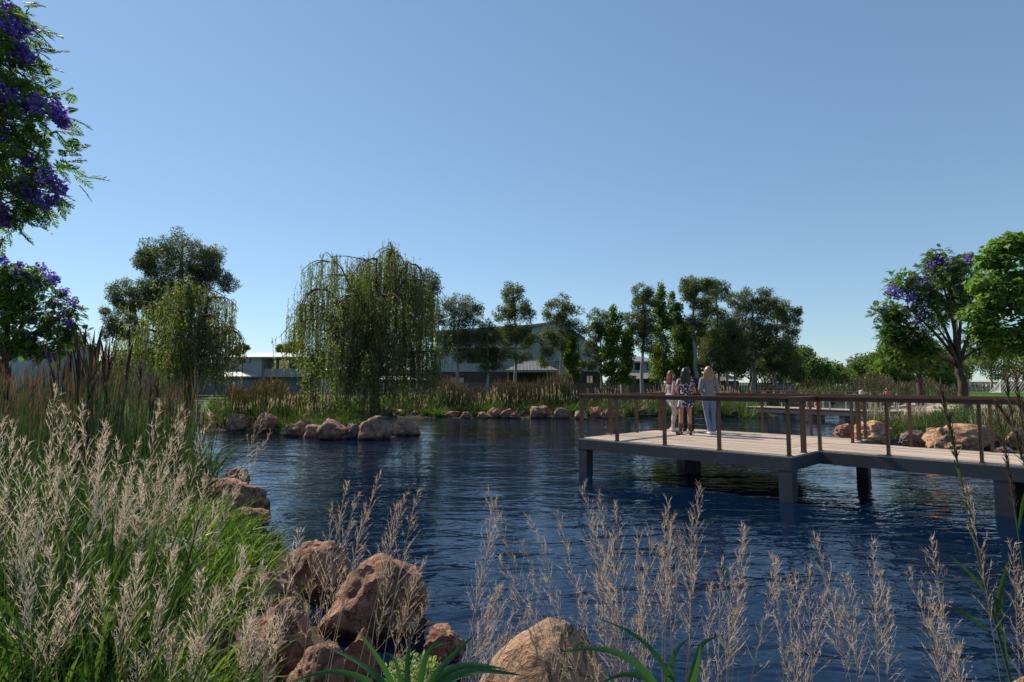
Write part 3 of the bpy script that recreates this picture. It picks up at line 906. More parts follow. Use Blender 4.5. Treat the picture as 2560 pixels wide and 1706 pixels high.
# gum trees along the far bank, one by one: (trunk px, depth, crown ellipses)
GUMS = [
    ('tall_gum', 'tallest dark gum with spreading layered crown behind the left willow', 452, 62, [(455, 640, 95, 70), (400, 660, 55, 50), (505, 665, 45, 55), (455, 700, 70, 45), (360, 650, 28, 32), (545, 692, 34, 30), (572, 712, 26, 22), (420, 735, 55, 35), (500, 730, 45, 35)],
     dict(trunk=[(452, 900, .42), (450, 780, .34), (450, 700, .27), (455, 640, .15), (455, 590, .05)], leaf='leaf_gum_dark', L=.27, W=.075, n_per=95, cs=.22, dens=1.0, r0=.45, group='gums behind the left willow', thick=1.3)),
    ('tall_gum', 'lower dark gum with open forked crown just left of the tallest gum', 350, 58, [(330, 740, 60, 45), (300, 780, 42, 40), (365, 735, 45, 40), (320, 820, 50, 28), (390, 770, 30, 45), (285, 830, 28, 22), (262, 842, 12, 10)],
     dict(trunk=[(345, 900, .3), (345, 830, .25), (335, 770, .15), (330, 720, .05)], leaf='leaf_gum_dark', L=.26, W=.07, n_per=95, cs=.23, dens=1.0, r0=.32, group='gums behind the left willow', thick=1.2)),
    ('tall_gum', 'dark gum crown showing past the right side of the big willow', 1045, 50, [(1060, 700, 45, 30), (1030, 740, 60, 50), (1085, 720, 25, 22), (1060, 780, 55, 45), (1040, 830, 50, 30)], dict(leaf='leaf_gum_dark', L=.25, W=.075, r0=.22)),
    ('slender_gum', 'slender pale trunked gum nearest the big willow, crown in two tiers', 1143, 46, [(1150, 765, 48, 34), (1120, 790, 34, 30), (1185, 785, 32, 32), (1148, 820, 50, 36), (1145, 860, 40, 22), (1105, 880, 26, 16), (1165, 890, 40, 16)], dict(leaf='leaf_gum_dark', r0=.16)),
    ('slender_gum', 'short bushy gum with twin leaning stems before the grey barn', 1219, 45, [(1215, 815, 26, 16), (1220, 840, 36, 22), (1205, 880, 44, 26), (1250, 895, 32, 30), (1215, 920, 26, 14)], dict(leaf='leaf_gum_dark', r0=.12)),
    ('slender_gum', 'taller slender gum with dome top over the barn roof and round lower clumps', 1287, 46, [(1283, 730, 30, 28), (1290, 760, 42, 30), (1262, 785, 36, 22), (1312, 785, 30, 26), (1255, 840, 38, 40), (1318, 850, 32, 36), (1285, 830, 34, 26), (1300, 890, 34, 14)], dict(r0=.15)),
    ('slender_gum', 'pointed slender gum over the right end of the barn', 1402, 46, [(1406, 750, 20, 24), (1385, 780, 32, 30), (1425, 790, 36, 40), (1400, 820, 40, 32), (1440, 830, 26, 18), (1370, 860, 26, 36), (1362, 900, 22, 20), (1400, 860, 28, 24)], dict(r0=.14)),
    ('slender_gum', 'rounded gum immediately left of the shorter poplar', 1504, 47, [(1498, 800, 32, 30), (1485, 830, 28, 24), (1510, 840, 26, 30), (1478, 870, 22, 26), (1470, 910, 30, 18), (1500, 890, 20, 26)], dict(leaf='leaf_gum', r0=.12)),
    ('slender_gum', 'tall narrow gum with curved stem between the two poplars', 1607, 47, [(1605, 730, 30, 24), (1612, 765, 34, 32), (1590, 800, 36, 30), (1620, 820, 26, 34), (1585, 840, 26, 26), (1612, 860, 26, 24)], dict(trunk=[(1607, 985, .17), (1603, 940, .15), (1606, 890, .12), (1612, 820, .08), (1608, 740, .03)], r0=.17)),
    ('slender_gum', 'tallest gum of the clump behind the women, crown leaning left', 1737, 48, [(1735, 705, 32, 26), (1722, 730, 26, 24), (1750, 745, 34, 32), (1775, 720, 28, 24), (1745, 790, 40, 34), (1725, 830, 36, 30)], dict(trunk=[(1743, 990, .2), (1740, 920, .18), (1733, 850, .15), (1734, 770, .1), (1735, 700, .04)], r0=.2)),
    ('slender_gum', 'umbrella topped gum rising behind the black haired woman', 1795, 52, [(1790, 720, 34, 20), (1810, 735, 30, 20), (1770, 760, 26, 24), (1790, 790, 40, 34), (1765, 850, 44, 50), (1800, 860, 40, 50)], dict(leaf='leaf_gum', r0=.18)),
    ('slender_gum', 'broad dark gum with flat spreading top right of the women', 1886, 49, [(1885, 740, 44, 22), (1850, 755, 36, 24), (1915, 765, 36, 26), (1880, 790, 54, 32), (1850, 820, 44, 36), (1900, 840, 48, 40), (1865, 875, 44, 34)], dict(trunk=[(1884, 985, .24), (1882, 900, .2), (1882, 840, .15), (1880, 740, .05)], leaf='leaf_gum_dark', r0=.24)),
    ('slender_gum', 'outermost gum of the clump with loose clumps reaching right', 1937, 50, [(1945, 762, 34, 20), (1965, 785, 32, 24), (1935, 800, 40, 34), (1990, 790, 16, 28), (1985, 830, 18, 12), (1950, 850, 46, 44), (1975, 880, 22, 30), (1940, 900, 50, 36)], dict(trunk=[(1938, 985, .2), (1936, 930, .17), (1938, 860, .12), (1946, 770, .04)], r0=.2)),
    ('slender_gum', 'low bushy gum filling the gap behind the blonde woman', 1818, 47, [(1815, 830, 36, 40), (1830, 880, 40, 40), (1795, 900, 36, 36)], dict(r0=.12, n_per=130)),
    ('slender_gum', 'thin gum with straight pale stem beside the corrugated shed', 1838, 46.5, [(1842, 850, 30, 40), (1840, 905, 34, 26)], dict(r0=.13, n_per=120)),
    ('slender_gum', 'bushy young tree low behind the handrail at the end of the clump', 1950, 47, [(1955, 880, 36, 34), (1925, 905, 34, 30), (1965, 920, 28, 22)], dict(r0=.1, n_per=130)),
]
for nm, lab, px, Y, ells, kw in GUMS:
    kw.setdefault('n_per', 62 if px < 1520 else 84)
    tree(nm, lab, px, Y, ells, **kw)

# poplars: narrow upright crowns
for lab, px, Y, ells in [
    ('low leafy young poplar against the right end of the barn', 1428, 47, [(1425, 900, 18, 32), (1432, 930, 22, 30), (1420, 950, 18, 20), (1430, 860, 13, 30)]),
    ('tall narrow poplar left of the curved gum', 1531, 46, [(1532, 785, 9, 26), (1528, 830, 15, 36), (1538, 860, 20, 44), (1526, 900, 24, 44), (1536, 935, 24, 34), (1548, 800, 5, 24)]),
    ('bushy low poplar between the narrow poplar and the curved gum', 1566, 46.5, [(1568, 850, 13, 40), (1564, 900, 18, 40), (1570, 935, 19, 26)]),
    ('tallest poplar, pale pointed top, right of the curved gum', 1657, 48, [(1655, 725, 8, 30), (1648, 770, 13, 40), (1660, 800, 20, 44), (1650, 850, 28, 50), (1662, 905, 32, 50), (1655, 940, 30, 34)]),
    ('second tall poplar close behind the red haired woman', 1694, 49, [(1680, 760, 7, 34), (1694, 790, 12, 40), (1688, 830, 24, 50), (1700, 880, 30, 54), (1690, 925, 32, 42)]),
    ('leafy poplar filling the gap behind the black haired woman', 1722, 49.5, [(1722, 850, 22, 50), (1716, 900, 26, 50), (1728, 930, 24, 34)])]:
    tree('poplar', lab, px, Y, ells, leaf='leaf_poplar', bark='bark_gum', L=.18, W=.12, n_per=130, cs=.42, droop=-0.5, r0=.13, top_frac=0.95, rise=1.6, wild=0.6)

for lab, px, Y, ells in [
    ('dense dark tree in the second row left of the umbrella topped gum', 1752, 60, [(1750, 880, 40, 50), (1745, 925, 44, 30), (1775, 850, 30, 34)]),
    ('dense dark tree in the second row behind the blonde woman', 1812, 62, [(1812, 860, 44, 46), (1820, 915, 48, 34)]),
    ('dense dark tree in the second row behind the broad flat topped gum', 1872, 60, [(1875, 870, 44, 46), (1870, 920, 50, 30)]),
    ('dense dark tree in the second row near the end of the clump', 1925, 61, [(1925, 880, 42, 44), (1930, 925, 46, 28)]),
    ('low dense tree ending the second row at the right', 1978, 64, [(1975, 905, 34, 30), (1985, 935, 36, 20)])]:
    tree('gum', lab, px, Y, ells, leaf='leaf_gum', L=.3, W=.11, n_per=95, cs=.3, r0=.16, group='second row of trees on the far bank')

# parkland trees far right and far left
FAR = [
    ('round leafy tree standing alone past the end of the gum clump', 2030, 85, [(2025, 915, 36, 26), (2045, 925, 28, 24), (2005, 925, 30, 26), (2030, 940, 40, 22), (2000, 890, 18, 14)], 'leaf_far', .2),
    ('blue green tree half hidden behind the lone round tree', 1992, 95, [(1995, 895, 34, 28), (1985, 930, 30, 34), (2012, 885, 20, 14)], 'leaf_gum', .2),
    ('low spreading tree above the far reeds', 2110, 95, [(2105, 930, 40, 20), (2085, 940, 30, 18), (2135, 930, 34, 20)], 'leaf_far', .18),
    ('taller bushy tree right of the low spreading one', 2175, 90, [(2170, 905, 34, 26), (2190, 895, 24, 22), (2185, 925, 42, 24), (2155, 920, 20, 22)], 'leaf_far', .2),
    ('pale leaved tree left of the small dark forked tree', 2222, 80, [(2215, 880, 24, 18), (2240, 900, 34, 26), (2220, 925, 36, 24)], 'leaf_poplar', .18),
    ('small bushy tree behind the forked tree', 2345, 90, [(2340, 900, 50, 34), (2320, 920, 40, 30), (2370, 930, 40, 30)], 'leaf_far', .2),
    ('small tree above the dark house roof at the left', 210, 95, [(205, 880, 26, 18), (225, 878, 20, 16)], 'leaf_gum', .2),
    ('thin wispy tree rising from the reeds near the left jacaranda', 178, 80, [(185, 850, 22, 24), (165, 860, 18, 16)], 'leaf_gum', .14),
    ('tree top behind the white roofed house, beside the left willow', 600, 110, [(608, 872, 18, 12), (590, 880, 14, 12)], 'leaf_gum', .2),
    ('tree top behind the white roofed house, next to the big willow', 712, 110, [(715, 872, 22, 14), (735, 868, 14, 14), (700, 876, 10, 8)], 'leaf_gum', .2)]
for lab, px, Y, ells, lf, r in FAR:
    if px > 1900: ells = [(a, b_, c * 1.2, d * 1.15) for a, b_, c, d in ells] + [(px - 22, 948, 40, 18), (px + 24, 950, 40, 16)]
    tree('parkland_tree', lab, px, Y, ells, leaf=lf, bark='bark_dark', L=.36, W=.2, n_per=80, cs=.36, r0=r, zg=.72, group='parkland trees in the distance', twig=1)
# belt of gums along the far edge of the playing field
for k, (px, lab, ells) in enumerate([
    (2420, 'dark gum behind the right jacaranda at the edge of the playing field', [(2420, 900, 50, 36), (2400, 930, 40, 26)]),
    (2478, 'dark gum above the playing field players', [(2475, 895, 46, 40), (2490, 930, 40, 24)]),
    (2518, 'dark gum with a bare forked pale stem above the goal', [(2505, 890, 40, 34), (2535, 900, 36, 30)]),
    (2556, 'dark gum at the right edge above the goal', [(2560, 890, 46, 44), (2570, 930, 40, 26)]),
    (2375, 'dark gum behind the trunk of the right jacaranda', [(2375, 915, 40, 36), (2385, 940, 36, 16)]),
    (2275, 'dark gum behind the small forked tree', [(2280, 915, 44, 34), (2260, 935, 40, 22)])]):
    tree('field_gum', lab, px, 118 + 4 * (k % 3), ells, leaf='leaf_gum', L=.42, W=.2, n_per=90, cs=.34, r0=.2, zg=.72, group='gums along the playing field', twig=1)

# small dark forked tree on the lawn
tree('lawn_tree', 'small dark forked tree on the lawn left of the right jacaranda', 2298, 42, [(2260, 880, 34, 26), (2300, 870, 40, 30), (2335, 885, 30, 26), (2235, 900, 24, 20), (2280, 910, 40, 20), (2320, 915, 34, 18)],
     trunk=[(2298, 985, .22), (2298, 945, .17), (2300, 900, .1), (2300, 870, .04)], leaf='leaf_far', bark='bark_dark', L=.2, W=.1, n_per=60, r0=.24, group=None, rise=.8)
# ---------------------------------------------------------------- willows
def willow(label, px, Y, fork, arches, zlow, n_str, r0, seed, leafL=.16, leafW=.036):
    """arches: (apex px, apex py, tip px, tip py, dY, strand length px, strands)"""
    rg = np.random.default_rng(seed)
    x = at(px, 963, Y)[0]; z0 = float(hgt(np.array(x), np.array(Y)))
    base = np.array([x, Y, z0]); k = Y / F
    t = thing('weeping_willow', base, label, 'tree', 'weeping willows')
    fk = at(fork[0], fork[1], Y)
    mb = MB()
    mb.tubes(np.array([[base - [0, 0, .3], base + (fk - base) * .3 + [.05, 0, 0], base + (fk - base) * .7, fk]]), np.array([[r0 * 1.35, r0 * 1.05, r0 * .95, r0 * .9]]), 9)
    S0, SL, SD = [], [], []
    a0, a1, a2, a3, ra = [], [], [], [], []
    for (ax, ay, tx, ty, dY, ln, ns) in arches:
        ap = at(ax, ay, Y + dY); tp = at(tx, ty, Y + dY * 1.3)
        st = fk + rg.normal(size=3) * r0 * .4
        st[2] = fk[2] - abs(rg.normal()) * .2
        p1 = st + (ap - st) * np.array([.25, .25, .55]); p2 = st + (ap - st) * np.array([.8, .8, 1.12]); 
        a0.append(st); a1.append(p1); a2.append(p2 + rg.normal(size=3) * .15); a3.append(ap); ra.append(r0 * rg.uniform(.3, .5))
        # drooping continuation from the apex to the tip
        L = np.linalg.norm(tp - ap)
        sub = []
        for q in range(max(3, ns // 14)):
            e = tp + rg.normal(size=3) * np.array([.6, .9, .25]) * max(.7, L * .36)
            sub.append((ap if q else ap, ap + (e - ap) * np.array([.4, .4, .1]) + [0, 0, .22 + .1 * rg.random()], ap + (e - ap) * np.array([.8, .8, .5]) + [0, 0, .15], e))
        # side shoots from the upper half of the limb
        for q in range(max(2, ns // 26)):
            tt = rg.uniform(.5, .95)
            c = (1 - tt) ** 3 * st + 3 * (1 - tt) ** 2 * tt * p1 + 3 * (1 - tt) * tt * tt * p2 + tt ** 3 * ap
            e = c + rg.normal(size=3) * np.array([.6, .9, .12])
            sub.append((c, c + (e - c) * .4 + [0, 0, .3], c + (e - c) * .8 + [0, 0, .3], e))
        sb = [np.array(v) for v in zip(*sub)]
        BP = bez(*sb, 6)
        mb.tubes(BP, np.array([[.034, .029, .024, .02, .016, .013]]), 4, cap=False)
        m = len(sub); per = max(3, int(ns * 1.05 / m))
        tt = rg.uniform(.25, 1, (m, per))
        for i in range(m):
            for q in range(per):
                f = tt[i, q] * 5; j = min(int(f), 4); w = f - j
                S0.append(BP[i, j] * (1 - w) + BP[i, j + 1] * w + rg.normal(size=3) * np.array([.22, .26, .06]))
                SL.append(ln * k * rg.uniform(.35, 1.1))
    A = bez(a0, a1, a2, a3, 8)
    SP = []
    for i, ar in enumerate(arches):                       # curtain and sprays straight from the limb
        for q in range(int(ar[6] * .28)):
            f = rg.uniform(4.2, 6.99); j = int(f); w = f - j
            S0.append(A[i, j] * (1 - w) + A[i, j + 1] * w + rg.normal(size=3) * np.array([.2, .25, .05])); SL.append(ar[5] * k * rg.uniform(.2, .8))
        f = rg.uniform(3.5, 6.99, 150); j = f.astype(int); w = (f - j)[:, None]
        SP.append(A[i, j] * (1 - w) + A[i, j + 1] * w + rg.normal(size=(150, 3)) * .14)
    SP = np.concatenate(SP)
    rr = np.array(ra)[:, None] * np.linspace(1, .22, 8)[None]
    mb.tubes(A, rr, 6)
    S0 = np.array(S0); SL = np.array(SL)
    SL = np.minimum(SL, np.maximum(S0[:, 2] - zlow - rg.random(len(S0)) * .5, .4))
    K = 7; tk = np.linspace(0, 1, K)
    wob = np.cumsum(rg.normal(size=(len(S0), K, 2)) * .045, axis=1)
    drift = rg.normal(size=(len(S0), 1, 2)) * .12
    P = np.repeat(S0[:, None], K, 1)
    P[:, :, 2] -= SL[:, None] * tk[None]
    P[:, :, :2] += (wob + drift * tk[None, :, None]) * np.minimum(SL, 2)[:, None, None] * .5
    mb.tubes(P, np.array([[.008, .007, .007, .006, .006, .005, .004]]), 3, cap=False)
    mb.build('trunk', M['bark_willow'], t, smooth=True)
    nl = np.maximum(8, (SL / .06).astype(int))
    idx = np.repeat(np.arange(len(S0)), nl)
    f = rg.random(len(idx)) * (K - 1.001); j = f.astype(int); w = (f - j)[:, None]
    pos = P[idx, j] * (1 - w) + P[idx, j + 1] * w
    D = rg.normal(size=(len(idx), 3)) * np.array([.55, .55, .2]) - np.array([0, 0, .8])
    lf = MB(); s = rg.uniform(.6, 1.25, len(idx))
    lf.leaves(pos, D, leafL * s, leafW * s)
    lf.leaves(SP, rg.normal(size=SP.shape) * [.7, .7, .5] - [0, 0, .25], leafL * .9, leafW)
    lf.build('crown', M['leaf_willow'], t)
    return t


willow('big weeping willow with dark forked trunk on the reedy point', 938, 30, (935, 945),
       [(824, 655, 770, 680, -.5, 150, 60), (870, 690, 800, 720, 1.2, 210, 60), (775, 765, 745, 785, .2, 160, 60), (800, 725, 745, 775, -1.0, 190, 60), (917, 652, 880, 690, .6, 240, 60),
        (982, 628, 965, 655, -.4, 230, 64), (990, 640, 1010, 680, 1.2, 260, 60), (944, 650, 930, 690, -1.4, 260, 60), (1031, 662, 1055, 705, .3, 260, 64), (1025, 700, 1080, 750, -1.0, 260, 60),
        (960, 742, 975, 775, -2.6, 190, 70), (1060, 730, 1085, 780, 1.0, 230, 56), (900, 740, 850, 780, -2.4, 230, 60), (850, 760, 790, 800, -1.6, 200, 64), (790, 800, 735, 850, .8, 130, 50),
        (1030, 790, 1065, 830, -2.0, 220, 60), (1080, 880, 1094, 905, -.6, 110, 46), (890, 830, 850, 870, -2.8, 160, 60), (820, 850, 790, 880, 1.6, 130, 56), (1000, 850, 1040, 880, 2.0, 130, 50), (905, 700, 905, 740, 2.2, 230, 60), (870, 870, 855, 905, -3.2, 160, 64), (920, 880, 925, 915, -3.4, 150, 60), (975, 870, 985, 905, -3.0, 150, 60), (1035, 880, 1060, 915, -1.6, 120, 50), (800, 880, 780, 910, -1.2, 110, 50)],
       0.55, 0, .3, 5)
willow('smaller weeping willow in front of the two dark gums', 470, 27, (470, 905),
       [(440, 730, 410, 760, 0, 190, 60), (470, 712, 475, 740, -.6, 220, 60), (500, 725, 520, 750, .6, 210, 60), (395, 760, 375, 790, .5, 180, 60), (540, 745, 552, 770, -.3, 150, 50), (450, 780, 440, 820, -2.0, 180, 60),
        (510, 790, 530, 830, -1.8, 170, 60), (390, 830, 350, 860, -.8, 120, 50), (330, 850, 290, 870, .6, 110, 54), (300, 880, 275, 895, .3, 60, 30), (560, 820, 585, 850, .4, 110, 46), (575, 830, 598, 880, -.4, 70, 34), (480, 850, 480, 880, -2.2, 120, 60), (425, 880, 400, 900, -1.6, 90, 50), (540, 870, 560, 900, -1.0, 90, 50)],
       0.75, 0, .26, 9)


# ---------------------------------------------------------------- jacarandas and the maple
def fronds(P, D, rg, L, W, pairs=9, pin=.4):
    """feathery leaves: P base, D direction, L length; each a rib with two rows of leaflets"""
    n = len(P)
    D = D / np.linalg.norm(D, axis=1, keepdims=True)
    L = np.broadcast_to(L, (n,)) * rg.uniform(.7, 1.2, n)
    S = np.cross(D, np.array([0, 0, 1.0]) + rg.normal(size=(n, 3)) * .35); S /= np.linalg.norm(S, axis=1, keepdims=True)
    mb = MB()
    t = np.linspace(.12, 1, pairs)
    C = P[:, None] + D[:, None] * (L[:, None] * t)[..., None]
    C[:, :, 2] -= (L[:, None] * t ** 2) * .28
    for sg in (-1, 1):
        ln = (np.sin(np.pi * (t * .75 + .2)))[None, :] * L[:, None] * pin
        d = (D[:, None] * .55 + sg * S[:, None] * .85) + rg.normal(size=(n, pairs, 3)) * .08
        d[..., 2] -= .15
        mb.leaves(C.reshape(-1, 3), d.reshape(-1, 3), ln.reshape(-1), W, (np.cross(D, S)[:, None] + rg.normal(size=(n, pairs, 3)) * .3).reshape(-1, 3))
    mb.tubes(np.stack([P, C[:, pairs // 2], C[:, -1]], 1), np.array([[.004, .003, .002]]), 3, cap=False)
    return mb


def merge(*mbs):
    o = MB()
    for m_ in mbs:
        off = o.n
        o.v += m_.v; o.f += [f + off for f in m_.f]; o.n += m_.n
    return o


def blossoms(C, Rr, rg, n, size):
    """panicles of small bell flowers"""
    Ci = np.repeat(C, n, 0); Ri = np.repeat(Rr, n)
    p = in_ball(len(Ci), rg)
    pos = Ci + p * Ri[:, None] * np.array([1, 1, 1.15])
    D = p * .8 + rg.normal(size=p.shape) * .5 - np.array([0, 0, .5])
    D /= np.linalg.norm(D, axis=1, keepdims=True)
    a = np.cross(D, rg.normal(size=p.shape)); a /= np.linalg.norm(a, axis=1, keepdims=True); b_ = np.cross(D, a)
    s = size * rg.uniform(.7, 1.3, len(pos))[:, None]
    V = [pos]
    for k in range(4):
        g_ = k * math.pi / 2
        V.append(pos + D * s + (a * math.cos(g_) + b_ * math.sin(g_)) * s * .45)
    V = np.stack(V, 1).reshape(-1, 3)
    o = np.arange(len(pos)) * 5
    mb = MB()
    mb.add(V, np.concatenate([np.stack([o, o + 1 + k, o + 1 + (k + 1) % 4], -1) for k in range(4)]))
    return mb


def jacaranda(label, base, trunk, ells, flower_spots, Y, seed, L, W, n_fr, r_cl=.34, dens=1.0, fl=(50, .05), pairs=8, rise=.9, thick=1.2, group=None, rmin=.012, limbs=()):
    rg = np.random.default_rng(seed)
    if Y < 5: ells = [(a - 44, b_ - 26, c * .92, d * .92) for a, b_, c, d in ells]
    C, Rr = crown_clumps(ells, Y, rg, dens, r_cl)
    t = thing('jacaranda', base, label, 'tree', group)
    br = branch_net([np.array(base) - [0, 0, .3]] + [at(a, b, Y) for a, b, _ in trunk], [trunk[0][2] * 1.25] + [q for _, _, q in trunk], C, Rr, rg, rise=rise, twig=4, thick=thick, rmin=rmin, limbs=[at(a, b_, Y + c) for a, b_, c in limbs])
    br.build('trunk', M['bark_dark'], t, smooth=True)
    n = n_fr
    Ci = np.repeat(C, n, 0); Ri = np.repeat(Rr, n)
    p = in_ball(len(Ci), rg); r = np.linalg.norm(p, axis=1, keepdims=True); p = p / r * r ** .85
    pos = Ci + p * Ri[:, None] * np.array([.95, .95, .7])
    D = p * 1.0 + rg.normal(size=p.shape) * .35 + np.array([0, 0, .05])
    fronds(pos, D, rg, L, W, pairs).build('crown', M['leaf_jaca'], t)
    k = Y / F
    fc = np.array([at(a, b, Y) + np.array([0, (rg.random() - .75) * c * k * 3, 0]) for a, b, c in flower_spots]); fr = np.array([c * k for _, _, c in flower_spots])
    blossoms(fc, fr, rg, fl[0], fl[1]).build('blossom', M['blossom'], t)
    return t


# right jacaranda on the lawn
YJ = 26.0
xj = at(2412, 963, YJ)[0]
jacaranda('right jacaranda on the lawn with violet flower heads on its left side', (xj, YJ, float(hgt(np.array(xj), np.array(YJ)))),
          [(2410, 1000, .2), (2406, 965, .18), (2400, 935, .165), (2396, 912, .15)],
          [(2350, 680, 55, 50), (2290, 720, 70, 55), (2240, 770, 50, 45), (2230, 830, 40, 40), (2390, 720, 80, 60), (2330, 780, 80, 50), (2420, 760, 60, 60), (2270, 850, 60, 36), (2460, 850, 60, 50), (2345, 640, 26, 28), (2410, 660, 28, 24), (2520, 860, 60, 40), (2225, 890, 30, 18), (2300, 880, 50, 22)],
          [(2346, 642, 9), (2342, 655, 12), (2354, 668, 14), (2330, 660, 14), (2322, 668, 10), (2345, 684, 9), (2408, 652, 11), (2412, 660, 9), (2290, 700, 13), (2292, 716, 9), (2320, 706, 13), (2310, 716, 10), (2372, 704, 13), (2358, 706, 10), (2216, 728, 10), (2234, 738, 12), (2255, 746, 14), (2276, 736, 9), (2282, 752, 12), (2280, 768, 8), (2300, 780, 10), (2308, 790, 8), (2298, 800, 8), (2212, 775, 8), (2316, 754, 10), (2390, 732, 10), (2400, 748, 12), (2382, 740, 9), (2356, 756, 7), (2302, 842, 7), (2275, 855, 6), (2470, 680, 9), (2480, 690, 7), (2368, 768, 7), (2264, 772, 6), (2330, 738, 9), (2385, 726, 8), (2265, 720, 8)],
          YJ, 21, .34, .05, 15, dens=1.35, fl=(60, .085), group=None, thick=1.2, rise=.5, limbs=[(2240, 850, .3), (2262, 765, -.8), (2300, 725, .6), (2345, 685, -.3), (2385, 700, 1.0), (2420, 700, -.8), (2465, 760, .4), (2500, 850, -.2), (2325, 800, -1.6), (2390, 780, 1.8), (2285, 870, 1.4)])
# left jacaranda in the middle distance
YL = 22.0
xl = at(18, 963, YL)[0]
jacaranda('left jacaranda behind the brown reeds, violet heads all over a dark crown', (xl, YL, .7),
          [(4, 955, .2), (6, 925, .18), (10, 900, .16)],
          [(30, 730, 60, 60), (90, 720, 60, 50), (130, 780, 60, 50), (60, 800, 80, 50), (-10, 790, 60, 70), (150, 830, 50, 30), (30, 860, 70, 34), (110, 860, 60, 30), (20, 680, 30, 30), (-40, 720, 60, 70), (60, 690, 50, 30), (180, 820, 24, 20), (110, 885, 40, 16)],
          [(18, 645, 10), (22, 655, 8), (4, 652, 10), (102, 668, 11), (20, 690, 10), (12, 705, 12), (2, 690, 12), (70, 688, 14), (84, 690, 9), (140, 692, 14), (148, 700, 9), (120, 702, 8), (102, 716, 12), (64, 736, 12), (155, 735, 13), (165, 730, 8), (182, 758, 11), (157, 780, 9), (143, 765, 7), (96, 802, 7), (148, 798, 8), (181, 812, 8), (65, 765, 6), (28, 795, 7), (107, 832, 7), (70, 857, 9), (90, 845, 7), (165, 838, 8), (130, 888, 10), (110, 880, 8), (45, 660, 6), (5, 720, 9)],
          YL, 33, .32, .05, 12, dens=1.15, fl=(60, .075), group=None, thick=1.2, rise=.5, limbs=[(-40, 800, .3), (40, 750, -.8), (95, 760, .5), (125, 815, -.4), (150, 850, .6), (10, 730, .9), (70, 880, -.9), (60, 810, 1.4)])
# near jacaranda reaching in at the upper left; its trunk stands outside the view
YN = 3.8
bx = at(-260, 963, YN)[0]
jacaranda('near jacaranda whose leafy violet branches reach in at the upper left', (bx, YN, .6),
          [(-255, 900, .1), (-250, 700, .09), (-230, 500, .07), (-190, 300, .05), (-150, 100, .03), (-130, -60, .015)],
          [(20, 60, 55, 60), (25, 170, 60, 55), (10, 300, 60, 60), (60, 290, 50, 40), (120, 300, 34, 36), (20, 400, 60, 46), (95, 400, 50, 40), (150, 450, 46, 26), (60, 480, 60, 34), (20, 545, 45, 30), (120, 520, 40, 18), (-50, 200, 60, 70), (-60, 400, 60, 70), (-50, 20, 60, 60), (60, 120, 24, 20), (60, 215, 30, 24), (-160, 300, 60, 60)],
          [(10, 30, 24), (30, 70, 18), (14, 60, 26), (8, 100, 22), (40, 85, 14), (68, 70, 8), (62, 130, 14), (75, 150, 12), (46, 150, 16), (25, 220, 18), (50, 250, 20), (60, 275, 18), (30, 270, 20), (78, 258, 12), (85, 265, 8), (10, 330, 24), (22, 350, 20), (8, 310, 20), (130, 280, 18), (150, 290, 14), (140, 268, 12), (165, 310, 10), (70, 470, 24), (80, 485, 20), (55, 460, 16), (140, 450, 16), (155, 470, 14), (120, 510, 10), (138, 500, 12), (8, 530, 20), (25, 545, 14), (15, 555, 12), (70, 395, 12), (50, 380, 10), (2, 8, 20), (2, 250, 16)],
          YN, 44, .135, .011, 27, r_cl=.42, dens=1.25, fl=(60, .026), pairs=11, group=None, thick=.45, rmin=.004)
# maple at the right edge, trunk just outside the view
YM = 17.0
rg = np.random.default_rng(77)
bx = at(2640, 963, YM)[0]
mt = thing('maple', (bx, YM, float(hgt(np.array(bx), np.array(YM)))), 'bright green broad leaved tree at the right edge overlapping the jacaranda', 'tree')
ells = [(2560, 650, 90, 70), (2480, 720, 60, 50), (2540, 760, 90, 70), (2450, 790, 40, 40), (2500, 830, 60, 44), (2570, 850, 60, 50), (2500, 640, 50, 40), (2650, 700, 110, 120), (2640, 560, 60, 40), (2680, 840, 100, 80), (2470, 755, 40, 30), (2520, 610, 40, 26)]
C, Rr = crown_clumps(ells, YM, rg, 1.25, .33)
branch_net([(bx, YM, .2), at(2640, 1000, YM), at(2635, 900, YM), at(2630, 800, YM), at(2620, 650, YM)], [.26, .22, .18, .12, .04], C, Rr, rg, rise=.8, twig=4).build('trunk', M['bark_dark'], mt, smooth=True)


def maple_leaves(C, Rr, rg, n_per, S):
    n = np.maximum(6, (n_per * (Rr / Rr.mean()) ** 2).astype(int))
    Ci = np.repeat(C, n, 0); Ri = np.repeat(Rr, n)
    p = in_ball(len(Ci), rg); r = np.linalg.norm(p, axis=1, keepdims=True); p = p / r * r ** .75
    pos = Ci + p * Ri[:, None] * np.array([1, 1, .8])
    D = p * .9 + rg.normal(size=p.shape) * .5 - np.array([0, 0, .45])
    D /= np.linalg.norm(D, axis=1, keepdims=True)
    up = np.array([0, 0, 1.0]) + p * .7 + rg.normal(size=p.shape) * .35
    A = np.cross(D, up); A /= np.linalg.norm(A, axis=1, keepdims=True); U = np.cross(A, D)
    s = (S * rg.uniform(.6, 1.25, len(pos)))[:, None]
    out = [(0, 0, 0), (.55, .1, .08), (.42, .45, .02), (.14, .6, .03), (0, 1.0, -.06), (-.14, .6, .03), (-.42, .45, .02), (-.55, .1, .08)]
    V = np.stack([pos + A * (a * s) + D * (b * s) + U * (c * s) for a, b, c in out], 1).reshape(-1, 3)
    mb = MB(); mb.add(V, (np.arange(len(pos)) * 8)[:, None] + np.arange(8)[None])
    return mb


maple_leaves(C, Rr, rg, 74, .15).build('crown', M['leaf_maple'], mt)
